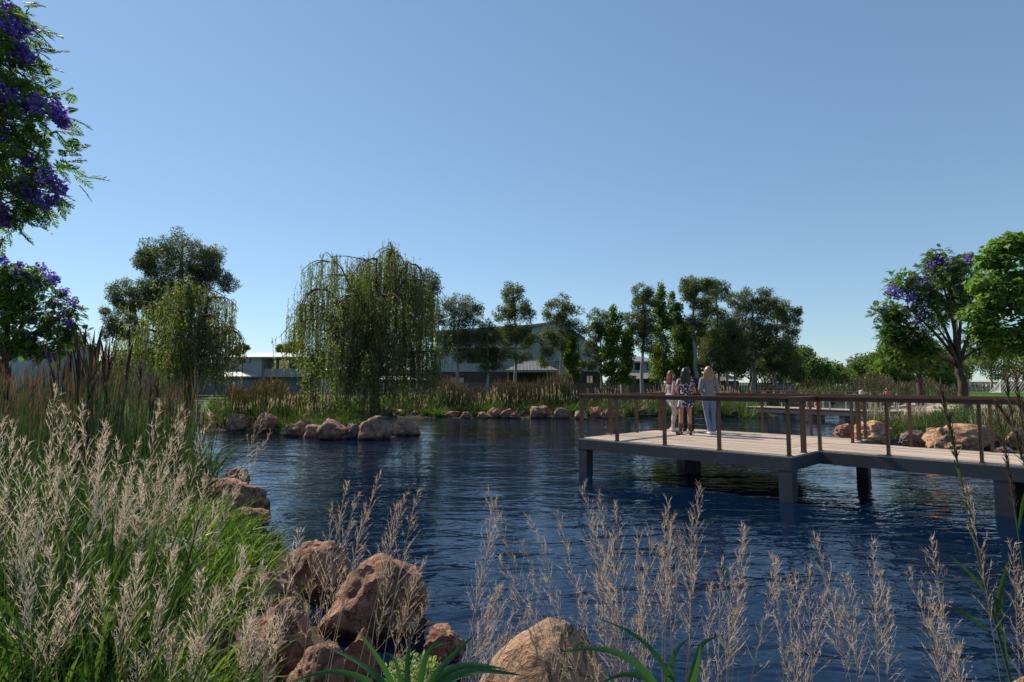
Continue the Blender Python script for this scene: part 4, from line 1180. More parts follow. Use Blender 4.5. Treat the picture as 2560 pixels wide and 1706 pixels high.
# ---------------------------------------------------------------- buildings
def clad(name, col, pitch, var=.1, rough=.6, axis_='X', bump=.5, spec=.3):
    """sheet cladding with upright ribs"""
    m, nt, out = new_mat(name)
    b = N(nt, 'ShaderNodeBsdfPrincipled', Roughness=rough); b.inputs['Specular IOR Level'].default_value = spec
    tc = N(nt, 'ShaderNodeTexCoord')
    nz = N(nt, 'ShaderNodeTexNoise', Scale=1.2, Detail=5.0); nt.links.new(tc.outputs['Object'], nz.inputs['Vector'])
    c = np.array(col); r = ramp(nt, [(.3, c * (1 - var)), (.7, c * (1 + var))], nz.outputs['Fac'])
    wv = N(nt, 'ShaderNodeTexWave', Scale=math.pi / pitch / 10); wv.bands_direction = axis_; wv.wave_type = 'BANDS'
    wv.inputs['Scale'].default_value = 0.314 / pitch
    nt.links.new(tc.outputs['Object'], wv.inputs['Vector'])
    rw = ramp(nt, [(0, (.62, .62, .62)), (.16, (1, 1, 1))], wv.outputs['Fac'])
    mx = N(nt, 'ShaderNodeMixRGB', blend_type='MULTIPLY'); mx.inputs[0].default_value = .55
    nt.links.new(r.outputs[0], mx.inputs[1]); nt.links.new(rw.outputs[0], mx.inputs[2]); nt.links.new(mx.outputs[0], b.inputs['Base Color'])
    bp = N(nt, 'ShaderNodeBump', Strength=bump, Distance=.03); nt.links.new(wv.outputs['Fac'], bp.inputs['Height']); nt.links.new(bp.outputs[0], b.inputs['Normal'])
    nt.links.new(b.outputs[0], out.inputs[0])
    return m


M['wall_grey'] = clad('grey_board_cladding', (.32, .33, .35), .45)
M['wall_pale'] = clad('pale_board_cladding', (.42, .42, .42), .45)
M['wall_navy'] = clad('dark_board_cladding', (.13, .135, .155), .45)
M['roof_white'] = clad('pale_metal_roof', (.62, .59, .55), .4, rough=.45)
M['roof_grey'] = clad('grey_metal_roof', (.19, .185, .185), .35, rough=.45)
M['roof_brown'] = clad('brown_metal_roof', (.2, .165, .145), .3, rough=.5)
M['fascia'] = simple('grey_fascia', (.2, .21, .22), .5)
M['frame'] = simple('black_window_frame', (.02, .02, .022), .4)
M['fence_grey'] = clad('grey_slat_fence', (.095, .1, .115), .3, axis_='X', bump=.8)
M['fence_brown'] = clad('weathered_paling_fence', (.2, .17, .16), .3, axis_='X', bump=.8)
m, nt, out = new_mat('dark_brick'); b = N(nt, 'ShaderNodeBsdfPrincipled', Roughness=.9)
tc = N(nt, 'ShaderNodeTexCoord'); mp = N(nt, 'ShaderNodeMapping'); mp.inputs['Rotation'].default_value = (math.pi / 2, 0, 0); nt.links.new(tc.outputs['Object'], mp.inputs[0])
bk_ = N(nt, 'ShaderNodeTexBrick', Scale=1.6); bk_.inputs['Color1'].default_value = (.06, .04, .035, 1); bk_.inputs['Color2'].default_value = (.12, .075, .06, 1); bk_.inputs['Mortar'].default_value = (.045, .04, .04, 1)
nt.links.new(mp.outputs[0], bk_.inputs['Vector']); nt.links.new(bk_.outputs['Color'], b.inputs['Base Color']); nt.links.new(b.outputs[0], out.inputs[0]); M['brick_dark'] = m


def glass(name, col, rough=.05, emit=0.0):
    m, nt, out = new_mat(name); b = N(nt, 'ShaderNodeBsdfPrincipled', Roughness=rough)
    tc = N(nt, 'ShaderNodeTexCoord'); nz = N(nt, 'ShaderNodeTexNoise', Scale=.9, Detail=3.0); nt.links.new(tc.outputs['Object'], nz.inputs['Vector'])
    c = np.array(col); r = ramp(nt, [(.35, c * .55), (.65, c * 1.15)], nz.outputs['Fac']); nt.links.new(r.outputs[0], b.inputs['Base Color'])
    if emit:
        nt.links.new(r.outputs[0], b.inputs['Emission Color']); b.inputs['Emission Strength'].default_value = emit
    nt.links.new(b.outputs[0], out.inputs[0]); return m


M['glass_dark'] = glass('dark_glass', (.03, .033, .036))
M['glass_warm'] = glass('lamp_lit_glass', (.42, .36, .2), .15, .22)
M['blind'] = simple('pale_window_blind', (.42, .41, .42), .7)
M['blind_tan'] = simple('tan_window_blind', (.45, .4, .29), .7)


class Bld:
    """a building in its own frame: x right, y away from the viewer, z up; metres from pixels at depth Y"""
    def __init__(s, name, label, cat, px0, Y, yaw=0., group=None, zg=.6):
        s.Y = Y; s.px0 = px0; s.k = Y / F
        s.o = np.array([at(px0, 963, Y)[0], Y, zg]); s.yaw = yaw
        s.t = thing(name, s.o, label, cat, group); s.t.rotation_euler = (0, 0, yaw)

    def x(s, px): return (px - s.px0) * s.k / math.cos(s.yaw)
    def z(s, py): return at(s.px0, py, s.Y)[2] - s.o[2]

    def obj(s, name, mb, mat, parent=None):
        o = bpy.data.objects.new(name, mb.mesh(name, M[mat])); COL.objects.link(o); o.parent = parent or s.t
        return o

    def wall(s, pa, pb, ya, yb, y0, y1, mat, name='wall'):
        mb = MB(); mb.box(s.x(pa), s.x(pb), y0, y1, s.z(yb) if yb is not None else -.2, s.z(ya)); return s.obj(name, mb, mat)

    def window(s, pa, pb, ya, yb, y, gl='glass_dark', mull=1, d=.1):
        x0, x1, z0, z1 = s.x(pa), s.x(pb), s.z(yb), s.z(ya); f = .07
        mb = MB(); yf = y - d
        mb.box(x0 - f, x0, yf, y + .02, z0 - f, z1 + f); mb.box(x1, x1 + f, yf, y + .02, z0 - f, z1 + f)
        mb.box(x0, x1, yf, y + .02, z1, z1 + f); mb.box(x0, x1, yf, y + .02, z0 - f, z0)
        for q in range(1, mull):
            xm = x0 + (x1 - x0) * q / mull; mb.box(xm - .04, xm + .04, yf + .01, y + .02, z0, z1)
        w_ = s.obj('window', mb, 'frame')
        mb = MB(); mb.box(x0, x1, y - .035, y - .005, z0, z1); s.obj('pane', mb, gl, w_); return w_

    def hip(s, pa, pb, ye, yr, y0, y1, mat, inset=None, over=.45, name='roof'):
        """hip roof: eave row ye, ridge row yr"""
        x0, x1 = s.x(pa) - over, s.x(pb) + over; a, b_ = y0 - over, y1 + over; ze, zr = s.z(ye), s.z(yr)
        ins = inset if inset is not None else (b_ - a) / 2; ym = (a + b_) / 2
        ra, rb = min(x0 + ins, (x0 + x1) / 2 - .05), max(x1 - ins, (x0 + x1) / 2 + .05)
        mb = MB(); mb.add([(x0, a, ze), (x1, a, ze), (x1, b_, ze), (x0, b_, ze), (ra, ym, zr), (rb, ym, zr)], [[0, 1, 5, 4], [2, 3, 4, 5]]); off = mb.n
        mb.f.append(np.array([[1, 2, 5], [3, 0, 4]])); r = s.obj(name, mb, mat)
        mb = MB(); mb.box(x0, x1, a - .02, a + .1, ze - .22, ze - .004); mb.box(x0, x0 + .1, a + .1, b_, ze - .22, ze - .004); mb.box(x1 - .1, x1, a + .1, b_, ze - .22, ze - .004); mb.box(x0 + .1, x1 - .1, a + .1, b_, ze - .06, ze - .005)
        s.obj('fascia', mb, 'fascia', r); return r

    def prism(s, prof, y0, y1, mat, name):
        """outline in (px,py) extruded from y0 to y1"""
        a = [(s.x(p), y0, s.z(q)) for p, q in prof]; b_ = [(s.x(p), y1, s.z(q)) for p, q in prof]; n = len(prof)
        mb = MB(); mb.poly(a); mb.poly(b_[::-1])
        for i in range(n): mb.poly([a[i], b_[i], b_[(i + 1) % n], a[(i + 1) % n]])
        return s.obj(name, mb, mat)


# white roofed two storey house seen between the willows
h = Bld('house', 'two storey grey house with white hip roof and lit balcony room between the willows', 'house', 655, 80, R(-3))
h.wall(535, 652, 895, None, 0, 10, 'wall_grey')
h.wall(652, 668, 895, 921, 2.2, 10, 'wall_grey', 'wall'); h.wall(668, 800, 895, None, 2.3, 10, 'wall_grey', 'wall')
h.hip(535, 760, 893, 877, 0, 10, 'roof_white', over=.6)
h.wall(653, 768, 922, 943, .5, 2.1, 'wall_grey', 'balcony')
mb = MB(); z1 = h.z(914)
mb.box(h.x(655), h.x(748), .55, .6, z1 - .05, z1)
for q in np.linspace(h.x(655), h.x(748), 7): mb.box(q - .02, q + .02, .56, .59, h.z(922), z1 - .05)
h.obj('balustrade', mb, 'frame')
mb = MB(); mb.box(h.x(674), h.x(676.5), .8, 1.0, h.z(922), h.z(896)); h.obj('post', mb, 'fascia')
h.window(663, 672, 898, 921, 2.2, 'glass_warm'); h.window(678, 704, 899, 921, 2.3, 'glass_warm', 2); h.window(707, 716, 899, 921, 2.3, 'glass_dark')
h.window(611, 622, 897, 906, 0, 'blind'); h.window(600, 609, 898, 906, 0, 'glass_dark')
h.wall(520, 640, 943, None, -3.5, -.1, 'wall_grey', 'wall'); h.hip(520, 643, 942, 929, -3.5, 0.0, 'roof_white', over=.5)
h.window(612, 622, 955, 976, -3.5, 'glass_warm'); h.window(639, 648, 955, 974, 0, 'glass_dark'); h.window(728, 733, 955, 971, 2.3, 'blind'); h.window(745, 760, 950, 975, 2.3, 'glass_dark')
mb = MB(); mb.box(h.x(738), h.x(741), .6, .8, 0, h.z(943)); h.obj('post', mb, 'fascia')
# house behind the big willow
h = Bld('house', 'pale low house with two white roof strips seen through the big willow strands', 'house', 990, 78, 0)
h.wall(800, 1085, 926, None, 0, 9, 'wall_pale'); h.hip(780, 1090, 926, 914, 0, 9, 'roof_white', over=.6)
h.wall(940, 1060, 951, None, -4, -.1, 'wall_pale', 'wall'); h.hip(935, 1065, 950, 941, -4, -.3, 'roof_white', over=.5)
h.window(1000, 1020, 955, 972, -4, 'glass_dark', 2); h.window(960, 978, 930, 945, 0, 'glass_dark', 2); h.window(850, 880, 932, 946, 0, 'glass_dark', 2)
# the large grey barn-like building
h = Bld('barn_house', 'large grey barn shaped building with dark brick base behind the slender gums', 'building', 1280, 64, R(-2))
h.prism([(1082, 930), (1500, 930), (1500, 868), (1456, 846), (1388, 810), (1330, 813), (1330, 866), (1082, 868)], 0, 12, 'wall_grey', 'wall')
h.wall(1076, 1500, 931, None, .12, 11.9, 'brick_dark', 'brick_base')
h.prism([(1070, 866), (1330, 846), (1330, 816), (1070, 833)], 4, 12, 'wall_navy', 'clerestory_wall')
mb = MB()
x0, x1 = h.x(1072), h.x(1329.5)
mb.add([(x0, -.5, h.z(869)), (x1, -.5, h.z(866)), (x1, 4.0, h.z(846)), (x0, 4.0, h.z(850)), (x0, -.5, h.z(872)), (x1, -.5, h.z(869.5)), (x1, 4.0, h.z(849)), (x0, 4.0, h.z(853))], [[0, 1, 2, 3], [4, 7, 6, 5], [0, 4, 5, 1], [1, 5, 6, 2], [2, 6, 7, 3], [3, 7, 4, 0]])
h.obj('lean_to_roof', mb, 'roof_white')
h.prism([(1062, 829), (1330, 812.5), (1389, 804.5), (1462, 845), (1462, 850), (1389, 810.5), (1330, 818), (1062, 834)], -.4, 12.4, 'fascia', 'roof')
h.window(1169, 1240, 874, 906, 0, 'glass_dark', 3); h.window(1388, 1396, 906, 921, 0, 'blind_tan'); h.window(1434, 1445, 862, 925, 0, 'blind_tan')
h.window(1127, 1160, 944, 966, .12, 'blind_tan', 2); h.window(1098, 1112, 942, 966, .12, 'glass_dark'); h.window(1270, 1283, 947, 968, .12, 'blind_tan'); h.window(1466, 1480, 940, 960, .12, 'glass_warm', 2)
# pavilion
h = Bld('pavilion', 'hip roofed grey pavilion with dark open front before the barn shaped building', 'pavilion', 1328, 57)
h.hip(1264, 1396, 925.5, 900, 0, 4.2, 'roof_grey', over=.1)
for p, y in ((1270, .2), (1390, .2), (1270, 3.9), (1390, 3.9)):
    mb = MB(); mb.box(h.x(p) - .07, h.x(p) + .07, y - .07, y + .07, 0, h.z(931)); h.obj('post', mb, 'fascia')
mb = MB(); mb.box(h.x(1272), h.x(1388), 3.6, 3.8, 0, h.z(931)); h.obj('rear_wall', mb, 'brick_dark')
# pale house behind the poplars
h = Bld('house', 'pale two storey house behind the curved gum and the poplars', 'house', 1600, 78)
h.wall(1556, 1660, 905, None, 0, 9, 'wall_pale'); h.hip(1556, 1660, 904, 886, 0, 9, 'roof_grey', over=.5)
h.window(1590, 1604, 908, 925, 0, 'glass_dark', 2); h.window(1620, 1640, 908, 924, 0, 'blind', 2); h.wall(1572, 1650, 926, 934, -.5, -.05, 'wall_grey', 'balcony')


def shed(label, pa, pb, yr, ye, yb, Y):
    h = Bld('shed', label, 'shed', (pa + pb) / 2, Y, 0, 'corrugated sheds behind the fence')
    mb = MB(); x0, x1 = h.x(pa), h.x(pb)
    mb.add([(x0 - .3, -.4, h.z(ye)), (x1 + .3, -.4, h.z(ye)), (x1 - .1, 2.2, h.z(yr)), (x0 + .1, 2.2, h.z(yr)), (x0 - .3, 4.8, h.z(ye)), (x1 + .3, 4.8, h.z(ye))], [[0, 1, 2, 3], [3, 2, 5, 4]])
    h.obj('roof', mb, 'roof_brown')
    mb = MB(); mb.box(x0, x1, .4, .5, h.z(yb), h.z(ye) - .05); mb.box(x0, x0 + .1, .5, 4.4, 0, h.z(ye) - .05); mb.box(x1 - .1, x1, .5, 4.4, 0, h.z(ye) - .05); mb.box(x0 + .1, x1 - .1, 4.3, 4.4, 0, h.z(ye) - .05); h.obj('wall', mb, 'frame')
    mb = MB()
    for q in np.linspace(x0 + .05, x1 - .05, 4): mb.box(q - .05, q + .05, .25, .35, 0, h.z(ye) - .06)
    h.obj('post', mb, 'fascia')


shed('corrugated brown roofed shed left of the women above the fence', 1576, 1650, 932, 947, 958, 56)
shed('smaller corrugated shed among the pale trunks right of the women', 1802, 1850, 938, 951, 960, 56)
# buildings at the left behind the reeds
h = Bld('wall_block', 'tall plain grey building at the left edge behind the jacaranda', 'building', 0, 50)
h.wall(-120, 58, 862, None, 0, 8, 'wall_grey'); h.prism([(-123, 859), (61, 859), (61, 862.5), (-123, 862.5)], -.2, 8.2, 'fascia', 'parapet')
h = Bld('long_house', 'low flat roofed grey building running behind the brown reeds at the left', 'building', 140, 58)
h.wall(50, 215, 903, None, 0, 9, 'wall_navy'); h.prism([(48, 901), (217, 901), (217, 904), (48, 904)], -.2, 9.2, 'fascia', 'roof'); h.window(100, 125, 918, 940, 0, 'glass_dark', 2)
h = Bld('house', 'house with bright white sloping roof between the jacaranda and the left willow', 'house', 235, 72)
h.wall(180, 300, 924, None, 0, 9, 'wall_grey'); h.hip(178, 300, 923, 901, 0, 9, 'roof_white', over=.5); h.window(220, 240, 934, 950, 0, 'glass_dark', 2)
h = Bld('house', 'dark gabled house behind the smaller willow', 'house', 340, 62)
h.prism([(222, 990), (222, 922), (292, 893), (330, 886), (400, 885), (455, 905), (455, 990)], 0, 9, 'wall_navy', 'wall')
h.prism([(214, 924), (291, 890), (330, 882.5), (402, 881.5), (464, 905), (464, 908), (402, 885.5), (330, 886.5), (291, 894), (214, 928)], -.3, 9.3, 'fascia', 'roof')
h.window(300, 322, 905, 925, 0, 'glass_dark', 2); h.window(385, 405, 905, 925, 0, 'glass_dark', 2)
# far house and shelter beyond the lawn
h = Bld('house', 'grey building half hidden by leaves above the far lawn', 'building', 2215, 110)
h.wall(2188, 2240, 897, None, 0, 9, 'wall_navy'); h.prism([(2185, 892), (2245, 892), (2245, 897), (2185, 897)], -.4, 9, 'fascia', 'roof'); h.window(2196, 2216, 902, 915, 0, 'glass_dark', 2)
h = Bld('shelter', 'dark park shelter with posts behind the right jacaranda trunk', 'shelter', 2365, 105)
h.prism([(2328, 938), (2402, 938), (2402, 945), (2328, 945)], 0, 6, 'brick_dark', 'roof')
for p in (2333, 2350, 2362, 2378, 2396):
    mb = MB(); mb.box(h.x(p) - .12, h.x(p) + .12, .3, .55, 0, h.z(945)); h.obj('post', mb, 'brick_dark')
mb = MB(); mb.box(h.x(2368), h.x(2396), 4, 4.2, 0, h.z(946)); h.obj('rear_wall', mb, 'fence_grey')


def fence(label, pa, pb, Y, ytop, mat, name='fence', posts=9):
    h = Bld(name, label, 'fence', (pa + pb) / 2, Y, 0, 'fences')
    mb = MB(); x0, x1 = h.x(pa), h.x(pb); z = h.z(ytop)
    q = x0
    while q < x1 - .1:
        mb.box(q, q + .105, 0, .025, .08, z - .03); q += .14
    h.obj('slat_panel', mb, mat)
    mb = MB(); mb.box(x0, x1, .026, .07, .2, .27); mb.box(x0, x1, -.01, .08, z - .029, z + .03); h.obj('fence_rail', mb, mat)
    for q in np.linspace(x0, x1, posts):
        mb = MB(); mb.box(q - .04, q + .04, .071, .15, -.3, z); h.obj('post', mb, mat)


fence('dark grey slat fence running behind the reeds and slender gums', 1088, 1985, 51, 958, 'fence_grey', posts=14)
fence('brownish paling fence along the far side of the playing field', 2225, 2720, 128, 955, 'fence_brown', posts=20)
# ---------------------------------------------------------------- grasses, reeds and small plants
def proj(P):
    P = np.asarray(P, float) - CAM
    f = P[:, 1] * _cp + P[:, 2] * _sp; u = -P[:, 1] * _sp + P[:, 2] * _cp
    return CX + F * P[:, 0] / f, CY - F * u / f


def spots(n, pa, pb, Ya, Yb, rg, dmin=.25, dmax=1e9, power=1.0):
    """ground points between two sight lines and two depths, on land"""
    px = rg.uniform(pa, pb, n); Y = Ya + (Yb - Ya) * rg.random(n) ** power
    x = (px - CX) / F * (Y * _cp) / 1.0
    d = pond_sd(x, Y); ok = (d > dmin) & (d < dmax)
    x, Y, px = x[ok], Y[ok], px[ok]
    return np.stack([x, Y, hgt(x, Y) - .03], 1), px


def dirs(n, rg, spread, lean=(0, 0)):
    d = rg.normal(size=(n, 3)) * spread; d[:, 2] = 1
    d[:, 0] += lean[0]; d[:, 1] += lean[1]
    return d


def stuff(name, label, mb, mat, extra=()):
    o = mb.build(name, M[mat]); tag(o, label, None, None, 'stuff')
    for nm, m2, mt2 in extra:
        c = m2.build(nm, M[mt2]); c.parent = o
    return o


def cover(name, label, regions, mat, L, W, seed, droop=(.1, .5), spread=.3, K=4):
    """regions: (n, pa, pb, Ya, Yb, dmin, dmax, length factor)"""
    rg = np.random.default_rng(seed); mb = MB()
    for n, pa, pb, Ya, Yb, d0, d1, lf in regions:
        P, px = spots(n, pa, pb, Ya, Yb, rg, d0, d1)
        # tufts: pull blades together in bunches
        m = len(P)
        q = rg.integers(0, max(1, m // 9), m); P[:, :2] += (P[q % m, :2] - P[:, :2]) * 1.0
        P[:, :2] += rg.normal(size=(m, 2)) * (.05 + .03 * L)
        P = P[pond_sd(P[:, 0], P[:, 1]) > d0 * .5]
        m = len(P)
        P[:, 2] = hgt(P[:, 0], P[:, 1]) - .03
        mb.blades(P, dirs(m, rg, spread), L * lf * rg.uniform(.5, 1.25, m), W * rg.uniform(.7, 1.3, m), rg.uniform(*droop, m), K)
    return stuff(name, label, mb, mat)


# --- far bank and point
cover('grass', 'green bank grass behind the far shoreline rocks', [(9000, 860, 1900, 35.5, 41, .15, 6, 1.0), (3500, 1440, 2000, 34, 38.5, .1, 2.5, 1.2), (1800, 1740, 1900, 34, 38, .1, 2, 1.5)], 'grass_mid', .8, .05, 1)
cover('grass', 'lush low grass and herbs on the reedy point around the big willow', [(9000, 520, 960, 22, 30, .1, 8, 1.0), (3500, 530, 900, 30, 40, .3, 20, 1.0)], 'grass_mid', .62, .035, 2)
cover('grass', 'green grass tufts on the bank behind the walkway boulders', [(5200, 2120, 2660, 18.5, 26, .2, 6, 1.0), (2400, 2150, 2420, 20, 24.5, .5, 5, 1.2), (2400, 2420, 2700, 16.5, 20, .5, 6, 1.5)], 'grass_mid', .6, .026, 3, spread=.22)
cover('grass', 'mown grass and longer tufts on the lawn beyond the right bank', [(7000, 2330, 2750, 24, 60, 2.5, 60, 1.0), (1800, 1900, 2300, 60, 90, .5, 60, 3.0)], 'grass', .22, .05, 4)


def reeds(name, label, regions, seed, W=.022, head=True, stemmat='reed_green', headmat='reed_brown', hl=.33, toppow=.6, hfrac=.75):
    """regions: (n, pa, pb, Ya, Yb, top py low, top py high, dmin)"""
    rg = np.random.default_rng(seed); st, hd = MB(), MB()
    for n, pa, pb, Ya, Yb, t0, t1, d0 in regions:
        P, px = spots(n, pa, pb, Ya, Yb, rg, d0)
        q = rg.integers(0, max(1, len(P) // 7), len(P)); P[:, :2] += (P[q % len(P), :2] - P[:, :2]) * .85 + rg.normal(size=(len(P), 2)) * .08
        P = P[pond_sd(P[:, 0], P[:, 1]) > d0 * .7]
        px = proj(P)[0]
        P[:, 2] = hgt(P[:, 0], P[:, 1]) - .03
        top = t0 + (t1 - t0) * rg.random(len(P)) ** toppow + 10 * np.sin(px * .045 + seed) + 7 * np.sin(px * .017)
        zt = CAM[2] + (963 - top) / F * P[:, 1]
        H = np.maximum(zt - P[:, 2], .35)
        D = dirs(len(P), rg, .075); D /= np.linalg.norm(D, axis=1, keepdims=True)
        wf = W * (P[:, 1] / 12) ** .6
        st.blades(P, D, H, wf * .55, .03, 4, prof=lambda t: 1 - .35 * t)
        # leaves from the lower half
        n2 = len(P) * 2; i2 = np.repeat(np.arange(len(P)), 2)
        Lf = H[i2] * rg.uniform(.3, .75, n2)
        st.blades(P[i2] + rg.normal(size=(n2, 3)) * [.05, .05, 0], dirs(n2, rg, .2), Lf, wf[i2] * .9, rg.uniform(.1, .5, n2), 4)
        if head:
            k = rg.random(len(P)) < hfrac
            nh = 5; i3 = np.repeat(np.nonzero(k)[0], nh)
            f = rg.uniform(1 - hl, .97, len(i3))
            b = P[i3] + D[i3] * (H[i3] * f)[:, None]
            d3 = D[i3] + rg.normal(size=(len(i3), 3)) * .11
            hd.blades(b, d3, H[i3] * rg.uniform(.1, .2, len(i3)), wf[i3] * 1.1, .05, 3, prof=lambda t: .5 + 1.2 * t * (1 - t) - .45 * t)
    return stuff(name, label, st, stemmat, [('seed_head', hd, headmat)] if head else ())


reeds('reeds', 'belt of brown topped reeds in front of the slat fence on the far bank',
      [(900, 1085, 1225, 37.5, 41, 948, 985, .6), (800, 1225, 1330, 37.5, 41, 950, 985, .6), (800, 1300, 1445, 37.5, 41, 940, 985, .6), (500, 1440, 1580, 38, 42, 958, 990, .6), (350, 950, 1090, 39, 43, 965, 990, .6), (500, 1560, 1900, 40, 44, 966, 992, .6)], 11)
reeds('reeds', 'brown reeds on the reedy point in front of the white roofed house',
      [(850, 560, 720, 27, 33, 955, 990, .6), (500, 700, 860, 28, 34, 965, 995, .6), (300, 860, 1000, 29, 38, 970, 1000, .4)], 12)
reeds('reeds', 'straw coloured grass mixed along the back of the far bank and the point', [(800, 560, 1000, 33, 46, 968, 1000, .6), (900, 940, 1460, 36.5, 40, 968, 1010, .4), (900, 1440, 1900, 36, 42, 968, 1010, .4), (300, 520, 960, 25, 30, 985, 1015, .5)], 18, W=.02, stemmat='grass_mid', headmat='plume_tan', hl=.35)
reeds('reeds', 'tall brown reed bed behind the low boardwalk', [(1500, 1885, 2130, 44, 84, 948, 980, .3), (2200, 2090, 2340, 44, 84, 938, 975, .3), (500, 2330, 2420, 50, 70, 958, 985, .3)], 13, W=.034)
reeds('reeds', 'light green feathery grass in front of the gravel path', [(420, 2150, 2330, 20.5, 24, 1000, 1045, .4), (260, 2430, 2640, 17, 20, 1000, 1050, .5)], 14, W=.014, stemmat='grass_mid', headmat='plume_tan', hl=.4)
# --- left reed bed
reeds('reeds', 'dense dark reed bed with brown seed heads filling the left bank',
      [(700, -120, 330, 8.5, 15, 885, 1000, .25), (800, -120, 560, 8.5, 16, 905, 1010, .2), (130, 110, 340, 8, 12, 850, 950, .4), (420, 330, 575, 10, 17, 915, 1010, .15), (260, 380, 560, 9, 13, 940, 1050, .12), (300, -120, 200, 6.5, 9, 930, 1040, .3)], 15, W=.024, hl=.26, toppow=.45, hfrac=.36)
reeds('reeds', 'tall dark cattail stalks standing above the left reed bed', [(34, 130, 345, 7, 10.5, 838, 950, .3), (30, -100, 560, 7, 11, 880, 1000, .3)], 16, W=.05, hl=.24, toppow=.8, hfrac=.9, stemmat='reed_dark', headmat='reed_dark')
cover('grass', 'deep green sedge at the foot of the left reed bed', [(6500, -150, 400, 7, 16, .03, 12, 1.0), (3500, 380, 575, 11.5, 16, .03, 12, 1.0), (1200, 300, 575, 11.5, 15, .02, 1.6, 1.0)], 'grass_dark', .85, .022, 5, droop=(.1, .6), spread=.22)
cover('grass', 'bright green long grass at the lower left below the plumes', [(2600, 200, 560, 2.1, 6.0, .2, 8, 1.0), (1100, -200, 260, 2.1, 3.4, .2, 8, 1.0), (2200, 420, 640, 4.4, 7.5, .12, 3, 1.0), (1700, -100, 520, 1.7, 3.2, .5, 8, 1.1)], 'grass', .66, .02, 6, droop=(.1, .8), spread=.28, K=6)
cover('grass', 'long dark green blades standing among the plumes on the left bank', [(4600, -200, 430, 3.4, 8.5, .15, 9, .85), (2200, -200, 430, 2.6, 7, .3, 9, 1.2)], 'grass_dark', .95, .021, 7, droop=(.08, .5), spread=.2, K=5)


# --- strap leaved tussocks on the banks
def tussock(px, Y, h_px, w_px, label, mat='grass', n=110, seed=0, name='strap_leaf_tussock', group='strap leaved tussocks along the shore'):
    rg = np.random.default_rng(seed + int(px)); k = Y / F
    x = at(px, 963, Y)[0]; b = np.array([x, Y, float(hgt(np.array(x), np.array(Y)))])
    L = h_px * k * 1.15
    mb = MB(); D = dirs(n, rg, .36 * w_px / h_px * 1.3)
    P = b + rg.normal(size=(n, 3)) * [w_px * k * .1, w_px * k * .1, 0]
    mb.blades(P, D, L * rg.uniform(.6, 1.15, n), max(.02, .045 * k * 25), rg.uniform(.15, .55, n), 5)
    return tag(mb.build(name, M[mat], None, origin=b), label, 'plant', group)


for px, Y, hp, wp, lab, mt in [
    (636, 24.5, 42, 60, 'dark green strap leaved tussock behind the squared boulder', 'grass_dark'), (735, 24.2, 46, 46, 'bright green tussock standing alone between the two boulder groups', 'grass'),
    (868, 24.6, 60, 50, 'tall green tussock behind the flat topped boulder under the willow', 'grass'), (845, 26, 50, 40, 'smaller green tussock left of the tall one under the willow', 'grass_mid'),
    (1098, 36.4, 40, 44, 'low lime tussock at the waterline below the first slender gum', 'grass'), (1225, 37, 44, 60, 'green tussock behind the flattest far rock', 'grass'),
    (1180, 37, 46, 60, 'dark tussock behind the wedge shaped far rock', 'grass_mid'), (1330, 37, 44, 60, 'green tussock between the blocky and the cone shaped far rocks', 'grass_mid'),
    (1432, 36.2, 40, 40, 'pale green tussock at the deck corner post across the water', 'grass'), (1580, 36, 48, 50, 'tussock left of the red haired woman across the water', 'grass_mid'),
    (1700, 36, 44, 44, 'tussock seen between the women across the water', 'grass_mid'), (1868, 35.6, 66, 60, 'large arching green tussock at the left end of the boardwalk', 'grass'),
    (1815, 36, 52, 50, 'green tussock just left of the large arching one', 'grass_mid'), (2225, 20.5, 52, 60, 'green tussock behind the domed orange boulder', 'grass'), (2285, 20, 50, 60, 'dark green tussock behind the grey slab', 'grass_dark'), (2448, 18.6, 60, 50, 'tall tussock behind the right end of the widest boulder', 'grass_mid')]:
    tussock(px, Y, hp, wp, lab, mt)
for px, Y, hp, wp, lab, mt in [(520, 12.2, 150, 120, 'dark green sedge clump arching over the water at the end of the reed bed', 'grass_dark'), (470, 12.8, 160, 100, 'dark sedge clump behind the flat pinkish rock', 'grass_dark'),
                               (640, 8.1, 60, 90, 'small sedge tuft at the waterline below the square ended boulder', 'grass_mid'), (690, 7.3, 60, 70, 'thin sedge tuft standing in the water near the rounded boulder', 'grass_mid'), (655, 6.0, 130, 110, 'long bladed green tuft leaning over the sloping tan rock', 'grass')]:
    tussock(px, Y, hp, wp, lab, mt, n=90, name='sedge_clump', group='sedge clumps on the left bank')


